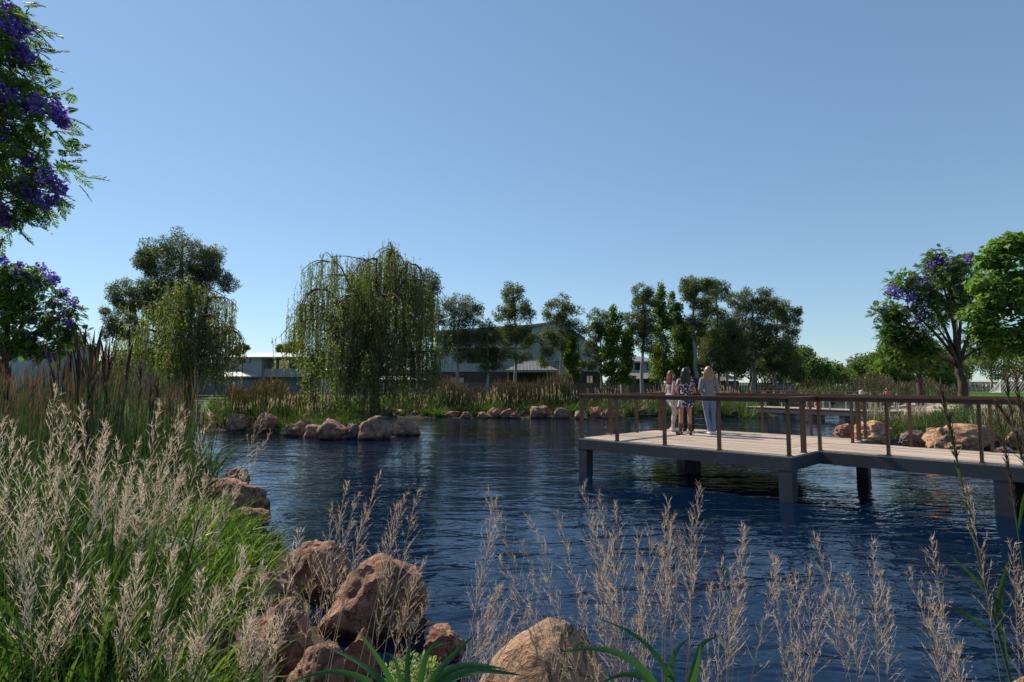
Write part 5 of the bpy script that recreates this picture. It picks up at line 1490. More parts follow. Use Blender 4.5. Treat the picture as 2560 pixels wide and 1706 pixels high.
# --- feathery plume grass in the foreground
def plume_clump(label, tips, Y, mat, base_dx, seed, nb=26, sub=6, fan=.5, plume=.34, group='feathery plume grass clumps', extra=0, full=1.0, zb=None, wb=.0021):
    """tips: pixel positions of the heads; base_dx: metres from the mean tip to the clump's foot"""
    rg = np.random.default_rng(seed)
    tips = list(tips)
    for _ in range(extra):
        a, b_ = tips[rg.integers(0, len(tips))]
        tips.append((a + rg.normal() * 38, b_ + abs(rg.normal()) * 90 + 20))
    T = np.array([at(a, b_, Y + rg.normal() * .16) for a, b_ in tips])
    bx = T[:, 0].mean() + base_dx
    by = Y + .02
    b = np.array([bx, by, float(hgt(np.array(bx), np.array(by))) if zb is None else zb])
    t = thing('plume_grass', b, label, 'plume grass', group)
    n = len(T)
    B = b + np.stack([(T[:, 0] - T[:, 0].mean()) * fan + rg.normal(size=n) * .03, rg.normal(size=n) * .06, np.full(n, -.03)], 1)
    mid = (B + T) / 2 + np.stack([(B[:, 0] - T[:, 0]) * .12, np.zeros(n), (T[:, 2] - B[:, 2]) * .04], 1) + rg.normal(size=(n, 3)) * [.02, .02, 0]
    K = 9; tt = np.linspace(0, 1, K)[None, :, None]
    P = (1 - tt) ** 2 * B[:, None] + 2 * (1 - tt) * tt * mid[:, None] + tt ** 2 * T[:, None]
    st = MB(); st.tubes(P, np.linspace(.0024, .0011, K)[None], 4)
    st.build('stem', M['plume_tan'], t)
    pl = MB()
    Lt = np.linalg.norm(T - B, axis=1)
    i = np.repeat(np.arange(n), nb)
    f = np.tile(np.linspace(0, 1, nb) ** .9, n) + rg.normal(size=n * nb) * .015          # 0 at the foot of the head, 1 at its tip
    pf = plume * rg.uniform(.8, 1.25, n)[i]
    u = np.clip(1 - pf + pf * f, 0, .995) * (K - 1); j = np.minimum(u.astype(int), K - 2); w = (u - j)[:, None]
    pos = P[i, j] * (1 - w) + P[i, j + 1] * w
    tan = P[i, j + 1] - P[i, j]; tan /= np.linalg.norm(tan, axis=1, keepdims=True)
    rad = np.cross(tan, rg.normal(size=tan.shape)); rad /= np.linalg.norm(rad, axis=1, keepdims=True)
    D = tan * .86 + rad * (.6 * (1 - .5 * np.clip(f, 0, 1)))[:, None]
    BL = (.035 + .115 * (1 - np.clip(f, 0, 1)) ** .8) * rg.uniform(.55, 1.25, len(i)) * full
    C = pl.blades(pos, D, BL, wb * .75, -.05, 4)
    # spikelets along each branch
    i2 = np.repeat(np.arange(len(i)), sub); m = len(i2)
    v = rg.uniform(.15, 1, m) * 2.999; q = v.astype(int); w2 = (v - q)[:, None]
    p2 = C[i2, q] * (1 - w2) + C[i2, q + 1] * w2
    D2 = D[i2] + rg.normal(size=(m, 3)) * .42
    pl.blades(p2, D2, rg.uniform(.012, .036, m) * full, wb, -.05, 3)
    pl.build('plume', M[mat], t)
    # old leaf blades at the foot
    k = 26; lv = MB()
    lv.blades(b + rg.normal(size=(k, 3)) * [.06, .06, 0], dirs(k, rg, .3), rg.uniform(.3, .75, k), .009, rg.uniform(.2, .8, k), 5)
    lv.build('leaf_blade', M['grass'], t)
    return t


SL = dict(mat='plume', nb=32, sub=7, plume=.46, full=1.25, wb=.0023)
for lab, tips, Y, dx, ex in [
    ('silvery plume grass clump cut by the left edge, heads at reed height', [(6, 1055), (30, 1070), (60, 1110), (10, 1235), (58, 1293), (86, 1190)], 3.3, -.12, 6),
    ('tallest silvery plume grass clump, heads rising into the brown reeds', [(137, 969), (162, 1022), (125, 1156), (149, 1192), (190, 1120)], 3.7, -.1, 5),
    ('silvery plume grass clump right of the tallest one', [(205, 1017), (259, 1070), (268, 1064), (297, 1105), (285, 1222)], 3.9, -.05, 6),
    ('dense silvery plume grass clump in the middle of the left bank', [(345, 1105), (321, 1222), (400, 1010), (330, 1180), (365, 1160)], 3.9, -.12, 7),
    ('silvery plume grass clump leaning right against the dark sedge', [(452, 1028), (464, 1043), (524, 1040), (446, 1207), (407, 1186), (430, 1100)], 4.2, -.3, 5),
    ('low plume grass clump in front of the square ended boulder', [(515, 1192), (607, 1192), (560, 1230), (470, 1250)], 4.2, -.35, 6),
    ('plume grass clump at the lower left edge above bright grass', [(129, 1380), (194, 1471), (245, 1271), (60, 1420), (100, 1330)], 2.7, -.1, 7),
    ('plume grass clump in bright grass below the dense one', [(310, 1474), (258, 1445), (442, 1381), (350, 1400), (400, 1500)], 2.8, -.12, 5),
    ('sparse plume grass clump at the bottom beside the eroded rock', [(500, 1439), (491, 1613), (433, 1600), (540, 1500)], 2.8, -.05, 3),
    ('plume grass clump standing before the sloping tan rock', [(607, 1390), (659, 1426), (665, 1510), (749, 1339), (630, 1540), (700, 1560)], 2.9, -.1, 4)]:
    plume_clump(lab, tips, Y, base_dx=dx, seed=int(tips[0][0] + tips[0][1]), extra=ex // 4, **SL)
plume_clump('two long thin plume stems arching out over the water from the left bank', [(681, 1010), (675, 1085)], 4.6, 'plume_tan', -.62, 71, nb=22, sub=6, fan=.3, plume=.3)
TN = dict(mat='plume_tan', nb=24, sub=7, plume=.42, full=.95, wb=.002)
for lab, tips, Y, dx, ex in [
    ('tan plume grass clump before the rounded boulder, stems leaning right', [(867, 1212), (951, 1185), (893, 1239), (832, 1269), (783, 1395), (854, 1434)], 2.9, -.22, 4),
    ('tan plume grass clump crossing the biggest near boulder', [(988, 1274), (1044, 1232), (976, 1425), (1054, 1410), (1033, 1449)], 2.9, -.2, 3),
    ('pair of thin tan stems leaning right beside a crossing left leaning one', [(1238, 1300), (1236, 1255), (1247, 1475)], 2.7, -.25, 0),
    ('low tan plume grass clump fanning right from the lone water boulder', [(1247, 1471), (1258, 1510), (1280, 1540), (1315, 1542), (1225, 1500)], 2.6, -.32, 4),
    ('left leaning tan stems in front of the bright pointed boulder', [(1221, 1235), (1325, 1300), (1308, 1361), (1399, 1294), (1250, 1400), (1367, 1455), (1444, 1461), (1320, 1500)], 2.7, .3, 2),
    ('tall tan plume grass clump right of the bright pointed boulder', [(1460, 1219), (1499, 1245), (1541, 1271), (1508, 1432), (1480, 1300), (1530, 1350), (1490, 1440), (1520, 1500)], 2.6, .14, 4),
    ('short tan plume grass clump between two tall ones', [(1594, 1332), (1625, 1329), (1596, 1452), (1610, 1420)], 2.6, .02, 3),
    ('densest upright tan plume grass clump with the highest head below the deck', [(1670, 1258), (1660, 1297), (1747, 1226), (1680, 1300), (1700, 1340), (1730, 1290), (1655, 1380)], 2.6, -.05, 4),
    ('tan plume grass clump leaning right of the densest one', [(1802, 1416), (1857, 1323), (1866, 1326), (1830, 1420), (1780, 1470), (1850, 1500)], 2.6, -.12, 5),
    ('tan plume grass stems crossing each other below the corner pier', [(1934, 1397), (2021, 1423), (1957, 1616), (1970, 1450), (1990, 1440), (2060, 1490)], 2.5, .02, 3),
    ('lone left leaning tan plume stem with three lower heads', [(2036, 1342), (2118, 1445), (2079, 1487), (2110, 1500)], 2.5, .14, 1),
    ('upright tan plume grass clump below the inner back pier', [(2183, 1358), (2200, 1440), (2215, 1490)], 2.5, .02, 1),
    ('bushy tan plume grass clump left of the tall brown topped reed', [(2328, 1355), (2276, 1432), (2328, 1484), (2350, 1520), (2400, 1619)], 2.5, .06, 3),
    ('tallest single plume beside the brown topped reed', [(2421, 1229)], 2.5, .16, 0),
    ('plume grass at the right edge behind the reed blades', [(2534, 1368), (2550, 1450)], 2.5, .06, 2)]:
    plume_clump(lab, tips, Y, base_dx=dx, seed=int(tips[0][0] * 3 + tips[0][1]), extra=ex // 2, fan=.35, **TN)


# --- broad bladed plants built leaf by leaf
def strap(mb, pts, W, rg, fold=.25):
    """one folded leaf along a pixel path with depth: (px,py,Y)"""
    C = np.array([at(a, b_, y) for a, b_, y in pts])
    s = np.r_[0, np.cumsum(np.linalg.norm(np.diff(C, axis=0), axis=1))]; K = 12
    t = np.linspace(0, s[-1], K)
    # smooth interpolation through the points
    C = np.stack([np.interp(t, s, C[:, i]) for i in range(3)], 1)
    for _ in range(2): C[1:-1] = (C[:-2] + 2 * C[1:-1] + C[2:]) / 4
    T = np.gradient(C, axis=0); T /= np.linalg.norm(T, axis=1, keepdims=True)
    S = np.cross(T, np.array([0.1, -.75, .65])); S /= np.linalg.norm(S, axis=1, keepdims=True); U = np.cross(S, T)
    q = np.linspace(0, 1, K); w = (W * np.minimum(1, .35 + q * 1.6) * (1 - q ** 2.4) * .5 + .001)[:, None]
    V = np.stack([C - S * w + U * w * fold, C, C + S * w + U * w * fold], 1).reshape(-1, 3)
    a = np.arange(K - 1) * 3
    mb.add(V, np.concatenate([np.stack([a, a + 1, a + 4, a + 3], -1), np.stack([a + 1, a + 2, a + 5, a + 4], -1)]))


rg = np.random.default_rng(3)
for lab, base, Wl, leaves_, sd_ in [
    ('broad green bladed plant at the bottom between the two near boulders', (1030, 1900), .028, [[(1030, 1880), (975, 1690), (925, 1615), (893, 1577)], [(1030, 1880), (960, 1698), (890, 1650), (815, 1615)], [(1030, 1880), (935, 1700), (820, 1668), (730, 1706)], [(1030, 1880), (1000, 1690), (985, 1632), (962, 1630)], [(1035, 1780), (1016, 1700), (1020, 1640), (1028, 1583)],
      [(1040, 1780), (1058, 1660), (1078, 1608), (1128, 1606)], [(1045, 1780), (1085, 1690), (1130, 1640), (1188, 1585)], [(1050, 1780), (1095, 1690), (1160, 1660), (1262, 1672)], [(1050, 1780), (1100, 1708), (1190, 1672), (1310, 1690)]], 1),
    ('broad green bladed plant right of the bright pointed boulder', (1690, 1900), .028, [[(1690, 1890), (1683, 1703), (1634, 1619), (1547, 1561), (1496, 1548)], [(1680, 1790), (1637, 1703), (1580, 1648), (1499, 1615), (1408, 1629)], [(1675, 1790), (1628, 1697), (1563, 1681), (1496, 1710)], [(1700, 1790), (1725, 1703), (1741, 1652), (1750, 1606), (1799, 1590)], [(1690, 1790), (1673, 1677), (1689, 1619), (1721, 1598)], [(1700, 1790), (1735, 1700), (1752, 1612)]], 2)]:
    Yp = 2.2
    b = at(base[0], base[1], Yp); gz = float(hgt(b[0], b[1])); b0 = np.array([b[0], b[1], gz])
    t = thing('broad_leaf_plant', b0, lab, 'plant', 'broad bladed plants at the shore')
    st = MB(); st.tubes(np.array([[b0 - [0, 0, .05], (b0 + b) / 2 + [.01, 0, 0], b]]), np.array([[.014, .012, .008]]), 7); st.build('stalk', M['broad'], t)
    for q, lf in enumerate(leaves_):
        mb = MB(); e = rg.uniform(-.25, .35)
        strap(mb, [(a, c, Yp + e * i_ / len(lf)) for i_, (a, c) in enumerate(lf)], Wl * rg.uniform(.8, 1.1), rg); mb.build('leaf', M['broad'], t, smooth=True)
# pale herb by the first broad plant
P = in_ball(900, rg) * [.13, .12, .09] + at(1035, 1700, 2.35); mb = MB()
mb.leaves(P, rg.normal(size=P.shape) + [0, 0, .6], .022, .009)
tag(mb.build('pale_herb', M['herb'], None, origin=at(1035, 1760, 2.35)), 'pale green flowering herb at the foot of the broad bladed plant', 'plant')
# silvery strap plant
b = onz(440, 1375, .55); n = 46; mb = MB()
mb.blades(b + rg.normal(size=(n, 3)) * [.12, .12, .02], dirs(n, rg, .9), rg.uniform(.22, .42, n), .026, rg.uniform(.3, .7, n), 5)
tag(mb.build('silver_plant', M['silver'], None, origin=b), 'silver leaved strap plant among the grass below the red rock', 'plant')


# --- tall brown topped reeds at the right
def tall_reed(label, path, head_from, Y, leaves_, seed, r=.007):
    rg = np.random.default_rng(seed)
    C = np.array([at(a, b_, Y) for a, b_ in path]); s = np.r_[0, np.cumsum(np.linalg.norm(np.diff(C, axis=0), axis=1))]
    t_ = np.linspace(0, s[-1], 24); C = np.stack([np.interp(t_, s, C[:, i]) for i in range(3)], 1)
    for _ in range(3): C[1:-1] = (C[:-2] + 2 * C[1:-1] + C[2:]) / 4
    t = thing('tall_reed', C[0], label, 'reed', 'tall brown topped reeds at the right edge')
    mb = MB(); mb.tubes(C[None], np.linspace(r, r * .45, 24)[None], 6); mb.build('stem', M['reed_green'], t)
    k0 = int(24 * head_from); n = 170; u = rg.uniform(k0, 22.9, n); j = u.astype(int); w = (u - j)[:, None]
    p = C[j] * (1 - w) + C[j + 1] * w; tn = C[j + 1] - C[j]; tn /= np.linalg.norm(tn, axis=1, keepdims=True)
    mb = MB(); mb.blades(p, tn + rg.normal(size=(n, 3)) * .22, rg.uniform(.03, .075, n), .006, 0, 3); mb.build('seed_head', M['reed_brown'], t)
    for lf in leaves_:
        mb = MB(); strap(mb, [(a, b_, Y + rg.uniform(-.03, .03)) for a, b_ in lf], .024, rg); mb.build('leaf', M['grass_dark'], t)


tall_reed('tall reed stem with long brown head crossing the handrail', [(2560, 1860), (2528, 1706), (2486, 1548), (2441, 1381), (2402, 1200), (2377, 1075), (2349, 968)], .77, 2.6,
          [[(2490, 1560), (2487, 1530), (2510, 1440), (2528, 1385)], [(2470, 1490), (2430, 1440), (2373, 1388)], [(2470, 1580), (2420, 1540), (2360, 1505)], [(2518, 1650), (2503, 1560), (2508, 1475)], [(2402, 1210), (2392, 1170), (2385, 1150)]], 5)
for q, (pth, lab) in enumerate([
    ([(2640, 1500), (2575, 1200), (2540, 1100), (2514, 945)], 'brown reed stem leaning left, highest of those at the right edge'), ([(2640, 1560), (2580, 1250), (2560, 1080), (2540, 950)], 'brown reed stem at the right edge just behind the highest'),
    ([(2640, 1450), (2570, 1150), (2530, 1060), (2483, 999)], 'brown reed stem bending low across the second last post'), ([(2600, 1700), (2545, 1330), (2525, 1190), (2492, 1020)], 'straight reed stem in front of the last pier'),
    ([(2620, 1600), (2590, 1250), (2568, 1100), (2556, 1000)], 'outermost reed stem on the right edge')]):
    tall_reed(lab, pth, .6, 3.0 + .15 * q, [[(pth[1][0], pth[1][1]), (pth[1][0] + 12, pth[1][1] - 80), (pth[1][0] + 40, pth[1][1] - 150)]] if q % 2 else [], 60 + q, r=.006)
# ---------------------------------------------------------------- people
def fuse(mb, name, mat, parent, voxel=.008, smooth_it=3):
    """join overlapping closed shapes into one continuous surface"""
    me = mb.mesh(name, M[mat] if isinstance(mat, str) else mat, True)
    o = bpy.data.objects.new(name, me); COL.objects.link(o)
    r = o.modifiers.new('r', 'REMESH'); r.mode = 'VOXEL'; r.voxel_size = voxel; r.use_smooth_shade = True
    if smooth_it:
        q = o.modifiers.new('s', 'SMOOTH'); q.iterations = smooth_it; q.factor = .5
    dg = bpy.context.evaluated_depsgraph_get()
    m2 = bpy.data.meshes.new_from_object(o.evaluated_get(dg))
    m2.name = name
    o.modifiers.clear(); o.data = m2
    if not m2.materials: m2.materials.append(M[mat])
    m2.polygons.foreach_set('use_smooth', np.ones(len(m2.polygons), bool)); m2.update()
    o.parent = parent
    return o


def limb(mb, pts, rads, n=10):
    pts = np.asarray(pts, float)
    mb.tubes(pts[None], np.asarray(rads, float)[None], n)
    for p, r in zip(pts, rads): mb.ellipsoid(p, (r, r, r), 10, 7)


for nm, c, ro in [('skin_fair', (.5, .31, .235), .5), ('skin_tan', (.4, .215, .135), .5), ('cloth_white', (.62, .58, .58), .8), ('cloth_pinkwhite', (.55, .44, .43), .8), ('cloth_grey', (.2, .19, .205), .85), ('cloth_lilac', (.26, .235, .26), .85), ('denim', (.15, .2, .32), .85),
                  ('cloth_black', (.02, .02, .024), .8), ('cloth_olive', (.09, .095, .055), .85), ('cloth_navy', (.04, .05, .09), .8), ('cloth_pink', (.5, .16, .2), .8), ('cloth_blue', (.12, .3, .6), .8), ('leather_brown', (.12, .055, .035), .5), ('shoe_white', (.62, .56, .54), .6), ('cloth_brown', (.12, .07, .055), .8), ('phone_black', (.02, .02, .02), .3)]:
    M[nm] = simple(nm, c, ro, .25, var=.08, scale=20)
for nm, c in [('hair_red', (.16, .04, .016)), ('hair_black', (.012, .011, .012)), ('hair_blonde', (.3, .16, .075)), ('hair_brown', (.07, .03, .018))]:
    M[nm] = simple(nm, c, .42, .45, var=.35, scale=26, stretch=(1, 1, .12), bump=.3)
m, nt, out = new_mat('floral_cloth'); b = N(nt, 'ShaderNodeBsdfPrincipled', Roughness=.85)
tc = N(nt, 'ShaderNodeTexCoord'); vz = N(nt, 'ShaderNodeTexNoise', Scale=13.0, Detail=3.0, Distortion=1.2); nt.links.new(tc.outputs['Object'], vz.inputs['Vector'])
r = ramp(nt, [(.4, (.02, .015, .03)), (.5, (.035, .02, .045)), (.53, (.3, .24, .4)), (.58, (.62, .5, .48)), (.66, (.55, .36, .3))], vz.outputs['Fac'])
r.color_ramp.interpolation = 'LINEAR'
nt.links.new(r.outputs[0], b.inputs['Base Color']); nt.links.new(b.outputs[0], out.inputs[0]); M['floral'] = m

ARM = {'down': dict(e=(.215, -.03, 1.1), w=(.215, .05, .87), h=(0, .2, -1)), 'back': dict(e=(.2, -.07, 1.1), w=(.2, -.05, .86), h=(0, .1, -1)), 'front': dict(e=(.222, -.05, 1.12), w=(.15, .15, 1.0), h=(-.7, .6, -.1)),
       'reach': dict(e=(.16, .24, 1.25), w=(.08, .46, 1.3), h=(-.2, 1, .1)), 'bent': dict(e=(.23, -.02, 1.12), w=(.16, .2, 1.08), h=(-.5, 1, .1)), 'up': dict(e=(.2, .15, 1.2), w=(.08, .16, 1.45), h=(-.3, -.1, 1))}
LEG = {'straight': dict(k=(.09, .02, .5), a=(.095, -.015, .075), t=(.1, 1)), 'kneefwd': dict(k=(.09, .2, .54), a=(.09, .06, .09), t=(.05, 1)), 'wide': dict(k=(.12, .02, .5), a=(.15, -.02, .075), t=(.5, 1)),
       'in': dict(k=(.06, .03, .5), a=(.0, -.02, .075), t=(.2, 1)), 'fwd': dict(k=(.09, .1, .5), a=(.09, .12, .075), t=(.1, 1)), 'backstep': dict(k=(.09, .02, .5), a=(.09, -.16, .09), t=(.1, 1)), 'sit': dict(k=(.1, .38, .86), a=(.1, .5, .5), t=(.1, 1)), 'sitflat': dict(k=(.1, .36, 1.0), a=(.1, .62, .82), t=(.1, 1))}


def person(label, pos, face, H, legs, arms, skin, hair, hair_kind, wear, group=None, voxel=.008, female=True, head_k=1.0, turn=0.0, far=False, lean=0.0):
    """face: world direction (x,y) the body faces; legs/arms: (left, right); wear: list of clothing names with materials"""
    t = thing('person', pos, label, 'person', group)
    t.rotation_euler = (0, 0, math.atan2(-face[0], face[1])); s = H / 1.68; t.scale = (s, s, s)
    B = MB()
    # head
    hk = head_k; hz = 1.57 if hk == 1 else 1.53
    ct, st_ = math.cos(turn), math.sin(turn)
    def hp(x, y, z): return np.array([x * ct - y * st_, x * st_ + y * ct, 0]) * hk + np.array([0, .012, hz + z * hk])
    B.ellipsoid(hp(0, 0, .02), np.array((.073, .09, .1)) * hk, 14, 10); B.ellipsoid(hp(0, .03, -.05), np.array((.054, .066, .068)) * hk)
    limb(B, [hp(0, .088, .01), hp(0, .108, -.022)], [.01 * hk, .015 * hk], 6)
    for sg in (-1, 1): B.ellipsoid(hp(.074 * sg, -.005, -.005), np.array((.012, .022, .032)) * hk, 8, 6)
    B.ellipsoid(hp(0, .083, -.062), np.array((.024, .012, .009)) * hk, 8, 6)
    limb(B, [(0, -.01, 1.33), (0, .005, 1.49)], [.058, .05])
    sw = .155 if female else .19
    B.ellipsoid((0, 0, 1.24), (.142 if female else .165, .1, .17)); limb(B, [(-sw, -.005, 1.36), (0, -.01, 1.375), (sw, -.005, 1.36)], [.05, .055, .05])
    B.ellipsoid((0, .0, 1.07), (.118 if female else .14, .09, .15)); B.ellipsoid((0, -.005, .93), (.16 if female else .15, .112, .13))
    for sg in (-1, 1):
        B.ellipsoid((.07 * sg, -.05, .9), (.085, .075, .09))
        if female: B.ellipsoid((.065 * sg, .075, 1.235), (.058, .05, .055))
    hips, J = {}, {}
    for sg, lg in zip((-1, 1), legs):
        L = LEG[lg]; k = np.array(L['k']) * [sg, 1, 1]; a = np.array(L['a']) * [sg, 1, 1]; h = np.array([.088 * sg, 0, .9])
        td = np.array([L['t'][0] * sg, L['t'][1]]); td = td / np.hypot(*td)
        limb(B, [h, h * .55 + k * .45 + [0, .012, 0], k, k * .62 + a * .38 - [0, .012, 0], a], [.088, .073, .053, .051, .035], 12)
        ft = np.array([td[0], td[1], 0])
        limb(B, [a - ft * .03 - [0, 0, .035], a + ft * .06 - [0, 0, .035], a + ft * .15 - [0, 0, .048]], [.034, .034, .024], 8)
        J[('leg', sg)] = (h, k, a, ft)
    for sg, ar in zip((-1, 1), arms):
        A = ARM[ar]; sh = np.array([sw * sg * 1.05, -.005, 1.355]); e = np.array(A['e']) * [sg, 1, 1]; w_ = np.array(A['w']) * [sg, 1, 1]; h = np.array(A['h'], float) * [sg, 1, 1]; h /= np.linalg.norm(h)
        limb(B, [sh, sh * .5 + e * .5, e, e * .55 + w_ * .45, w_], [.047, .042, .035, .033, .024], 10)
        # palm, four fingers, thumb
        sd_ = np.cross(h, [0, 0, 1.0] if abs(h[2]) < .8 else [1.0, 0, 0]); sd_ /= np.linalg.norm(sd_); nn_ = np.cross(sd_, h)
        pc = w_ + h * .045
        for q in (-1.5, -.5, .5, 1.5):
            limb(B, [w_ + sd_ * q * .012, w_ + h * .05 + sd_ * q * .018, w_ + h * .085 + sd_ * q * .019], [.013, .012, .01], 6)
            fl = (.07, .078, .074, .058)[int(q + 1.5)]
            b0 = w_ + h * .085 + sd_ * q * .02
            limb(B, [b0, b0 + h * fl * .5 - nn_ * .006, b0 + h * fl * .88 - nn_ * .022], [.0095, .0088, .0075], 6)
        b0 = w_ + h * .025 + sd_ * .022 * -sg
        limb(B, [b0, b0 + h * .03 + sd_ * .03 * -sg, b0 + h * .06 + sd_ * .036 * -sg - nn_ * .01], [.013, .011, .009], 6)
        J[('arm', sg)] = (sh, e, w_, h)
    fuse(B, 'body', skin, t, voxel)
    if not far:
        for sg in (-1, 1):
            E = MB(); E.ellipsoid(hp(.03 * sg, .081, .018), np.array((.011, .007, .007)) * hk, 8, 6)
            o = bpy.data.objects.new('eye', E.mesh('eye', M['cloth_black'], True)); COL.objects.link(o); o.parent = t
    # hair
    Hh = MB(); Hh.ellipsoid(hp(0, -.012, .035), np.array((.083, .094, .1)) * hk, 14, 10)
    if hair_kind == 'long':
        for q in np.linspace(-1, 1, 7):
            limb(Hh, [hp(.062 * q, -.04 - .035 * (1 - q * q), .03), hp(.085 * q, -.06 - .03 * (1 - q * q), -.1), hp(.09 * q, -.075 - .02 * (1 - q * q), -.2 - .02 * (1 - q * q)), hp(.08 * q, -.075, -.3 - .05 * (1 - abs(q)))], [.038, .042, .036, .014], 8)
    elif hair_kind == 'wavy':
        for q in np.linspace(-1, 1, 7):
            wv_ = .012 * math.sin(q * 9)
            limb(Hh, [hp(.062 * q, -.03 - .04 * (1 - q * q), .04), hp(.098 * q, -.05 - .03 * (1 - q * q), -.06), hp(.09 * q + wv_, -.07, -.14), hp(.1 * q, -.06 - wv_, -.2), hp(.075 * q + wv_, -.06, -.26)], [.04, .036, .038, .03, .014], 8)
    elif hair_kind == 'tail':
        limb(Hh, [hp(0, -.08, .06), hp(0, -.14, .05), hp(0, -.16, -.03), hp(0, -.15, -.12)], [.03, .032, .028, .012], 8)
    # keep the face clear
    fuse(Hh, 'hair', hair, t, voxel * 1.1, 2)
    # clothing
    for kind, mat in wear:
        C = MB(); g_ = .012
        if kind in ('top', 'shirt', 'jacket', 'tee', 'dress'):
            zlo = {'top': 1.0, 'shirt': .93, 'jacket': .84, 'tee': .95, 'dress': .7}[kind]
            gg = g_ + (.012 if kind == 'jacket' else 0)
            C.ellipsoid((0, 0, 1.24), (.142 + gg if female else .165 + gg, .1 + gg, .165)); limb(C, [(-sw * .9, -.005, 1.35), (0, -.01, 1.36), (sw * .9, -.005, 1.35)], [.052 + gg * .5, .055, .052 + gg * .5])
            C.ellipsoid((0, 0, 1.08), (.12 + gg if female else .142 + gg, .092 + gg, .16))
            if female:
                for sg in (-1, 1): C.ellipsoid((.065 * sg, .078, 1.235), (.058 + g_, .05 + g_, .055 + g_))
            n_ = 24; rings = []
            for z_, rx_, ry_ in [(1.05, .125, .1), (.95, .165, .125), (.88, .178, .135), (zlo, .182 if kind != 'dress' else .2, .14 if kind != 'dress' else .165)]:
                if z_ < zlo - 1e-6: continue
                a_ = np.arange(n_) * 2 * math.pi / n_; rings.append(np.stack([np.cos(a_) * (rx_ + gg), np.sin(a_) * (ry_ + gg) - .008, np.full(n_, z_)], 1))
            V = np.concatenate(rings); k_ = len(rings); i_, j_ = np.meshgrid(np.arange(k_ - 1), np.arange(n_), indexing='ij')
            C.add(V, np.stack([i_ * n_ + j_, (i_ + 1) * n_ + j_, (i_ + 1) * n_ + (j_ + 1) % n_, i_ * n_ + (j_ + 1) % n_], -1).reshape(-1, 4)); off = C.n - len(V)
            C.f.append(np.arange(n_)[None] + off); C.f.append(np.arange(n_)[::-1][None] + off + (k_ - 1) * n_)
            fr = {'top': 0, 'shirt': 1.35, 'jacket': 2, 'tee': .5, 'dress': .45}[kind]
            for sg in (-1, 1):
                sh, e, w_, h = J[('arm', sg)]
                if fr >= 1:
                    q = fr - 1; end = e * (1 - q) + w_ * q; limb(C, [sh, sh * .5 + e * .5, e, end], [.05 + gg, .046 + gg, .04 + gg, .034 + gg], 10)
                elif fr > 0: limb(C, [sh, sh * (1 - fr) + e * fr], [.05 + gg, .048 + gg], 10)
        elif kind in ('shorts', 'jeans', 'leggings', 'trousers'):
            gg = .006 if kind == 'leggings' else .014
            C.ellipsoid((0, -.005, .94), (.16 + gg, .112 + gg, .12 + gg))
            for sg in (-1, 1):
                C.ellipsoid((.07 * sg, -.05, .9), (.085 + gg, .075 + gg, .09 + gg)); h, k, a, ft = J[('leg', sg)]
                if kind == 'shorts': limb(C, [h, h * .65 + k * .35], [.09 + gg, .088 + gg], 12)
                else:
                    end = k * .3 + a * .7 if kind == 'leggings' else k * .06 + a * .94
                    limb(C, [h, h * .55 + k * .45 + [0, .012, 0], k, k * .62 + a * .38 - [0, .012, 0], end], [.088 + gg * .6, .073 + gg * .6, .052 + gg * .6, .05 + gg * .6, .036 + gg], 12)
        elif kind in ('sneaker', 'boot', 'shoe'):
            for sg in (-1, 1):
                h, k, a, ft = J[('leg', sg)]; S_ = MB()
                limb(S_, [a - ft * .035 - [0, 0, .03], a + ft * .06 - [0, 0, .032], a + ft * .155 - [0, 0, .042]], [.045, .043, .034], 8)
                if kind == 'boot': limb(S_, [a - [0, 0, .02], a * .5 + k * .5], [.045, .058], 10)
                fuse(S_, kind, mat, t, max(voxel, .01), 2)
            continue
        elif kind == 'phone':
            sh, e, w_, h = J[('arm', 1)]; C = MB(); p = w_ + h * .13; C.box(p[0] - .06, p[0] + .06, p[1] - .006, p[1] + .006, p[2] - .04, p[2] + .05)
            o = bpy.data.objects.new('phone', C.mesh('phone', M[mat])); COL.objects.link(o); o.parent = t; continue
        fuse(C, kind, mat, t, max(voxel, .009), 3)
    return t


def deckpos(px, py, Z=ZD): return onz(px, py, Z)


person('woman with long red hair in a grey sleeveless top and white shorts, facing right', deckpos(1680, 1079), (.95, .25), 1.63, ('kneefwd', 'straight'), ('down', 'back'), 'skin_fair', 'hair_red', 'long',
       [('leggings', 'cloth_pinkwhite'), ('shorts', 'cloth_white'), ('top', 'cloth_lilac'), ('sneaker', 'shoe_white')], 'friends standing on the deck')
person('woman with long black hair in a short floral dress and brown boots, back turned', deckpos(1716, 1087.5), (.12, 1), 1.67, ('wide', 'straight'), ('front', 'front'), 'skin_tan', 'hair_black', 'long',
       [('dress', 'floral'), ('boot', 'leather_brown')], 'friends standing on the deck')
person('woman with wavy blonde hair in a grey shirt and pale blue jeans, seen from behind', deckpos(1775, 1087), (.15, 1), 1.71, ('in', 'straight'), ('front', 'front'), 'skin_fair', 'hair_blonde', 'wavy',
       [('jeans', 'denim'), ('shirt', 'cloth_grey'), ('sneaker', 'shoe_white')], 'friends standing on the deck')
person('man in dark jacket and black trousers mostly hidden behind the floral dress', deckpos(1722, 1078), (-.45, -.9), 1.72, ('straight', 'straight'), ('bent', 'down'), 'skin_tan', 'hair_black', 'short',
       [('trousers', 'cloth_black'), ('jacket', 'cloth_black'), ('shoe', 'cloth_black')], 'friends standing on the deck', female=False)
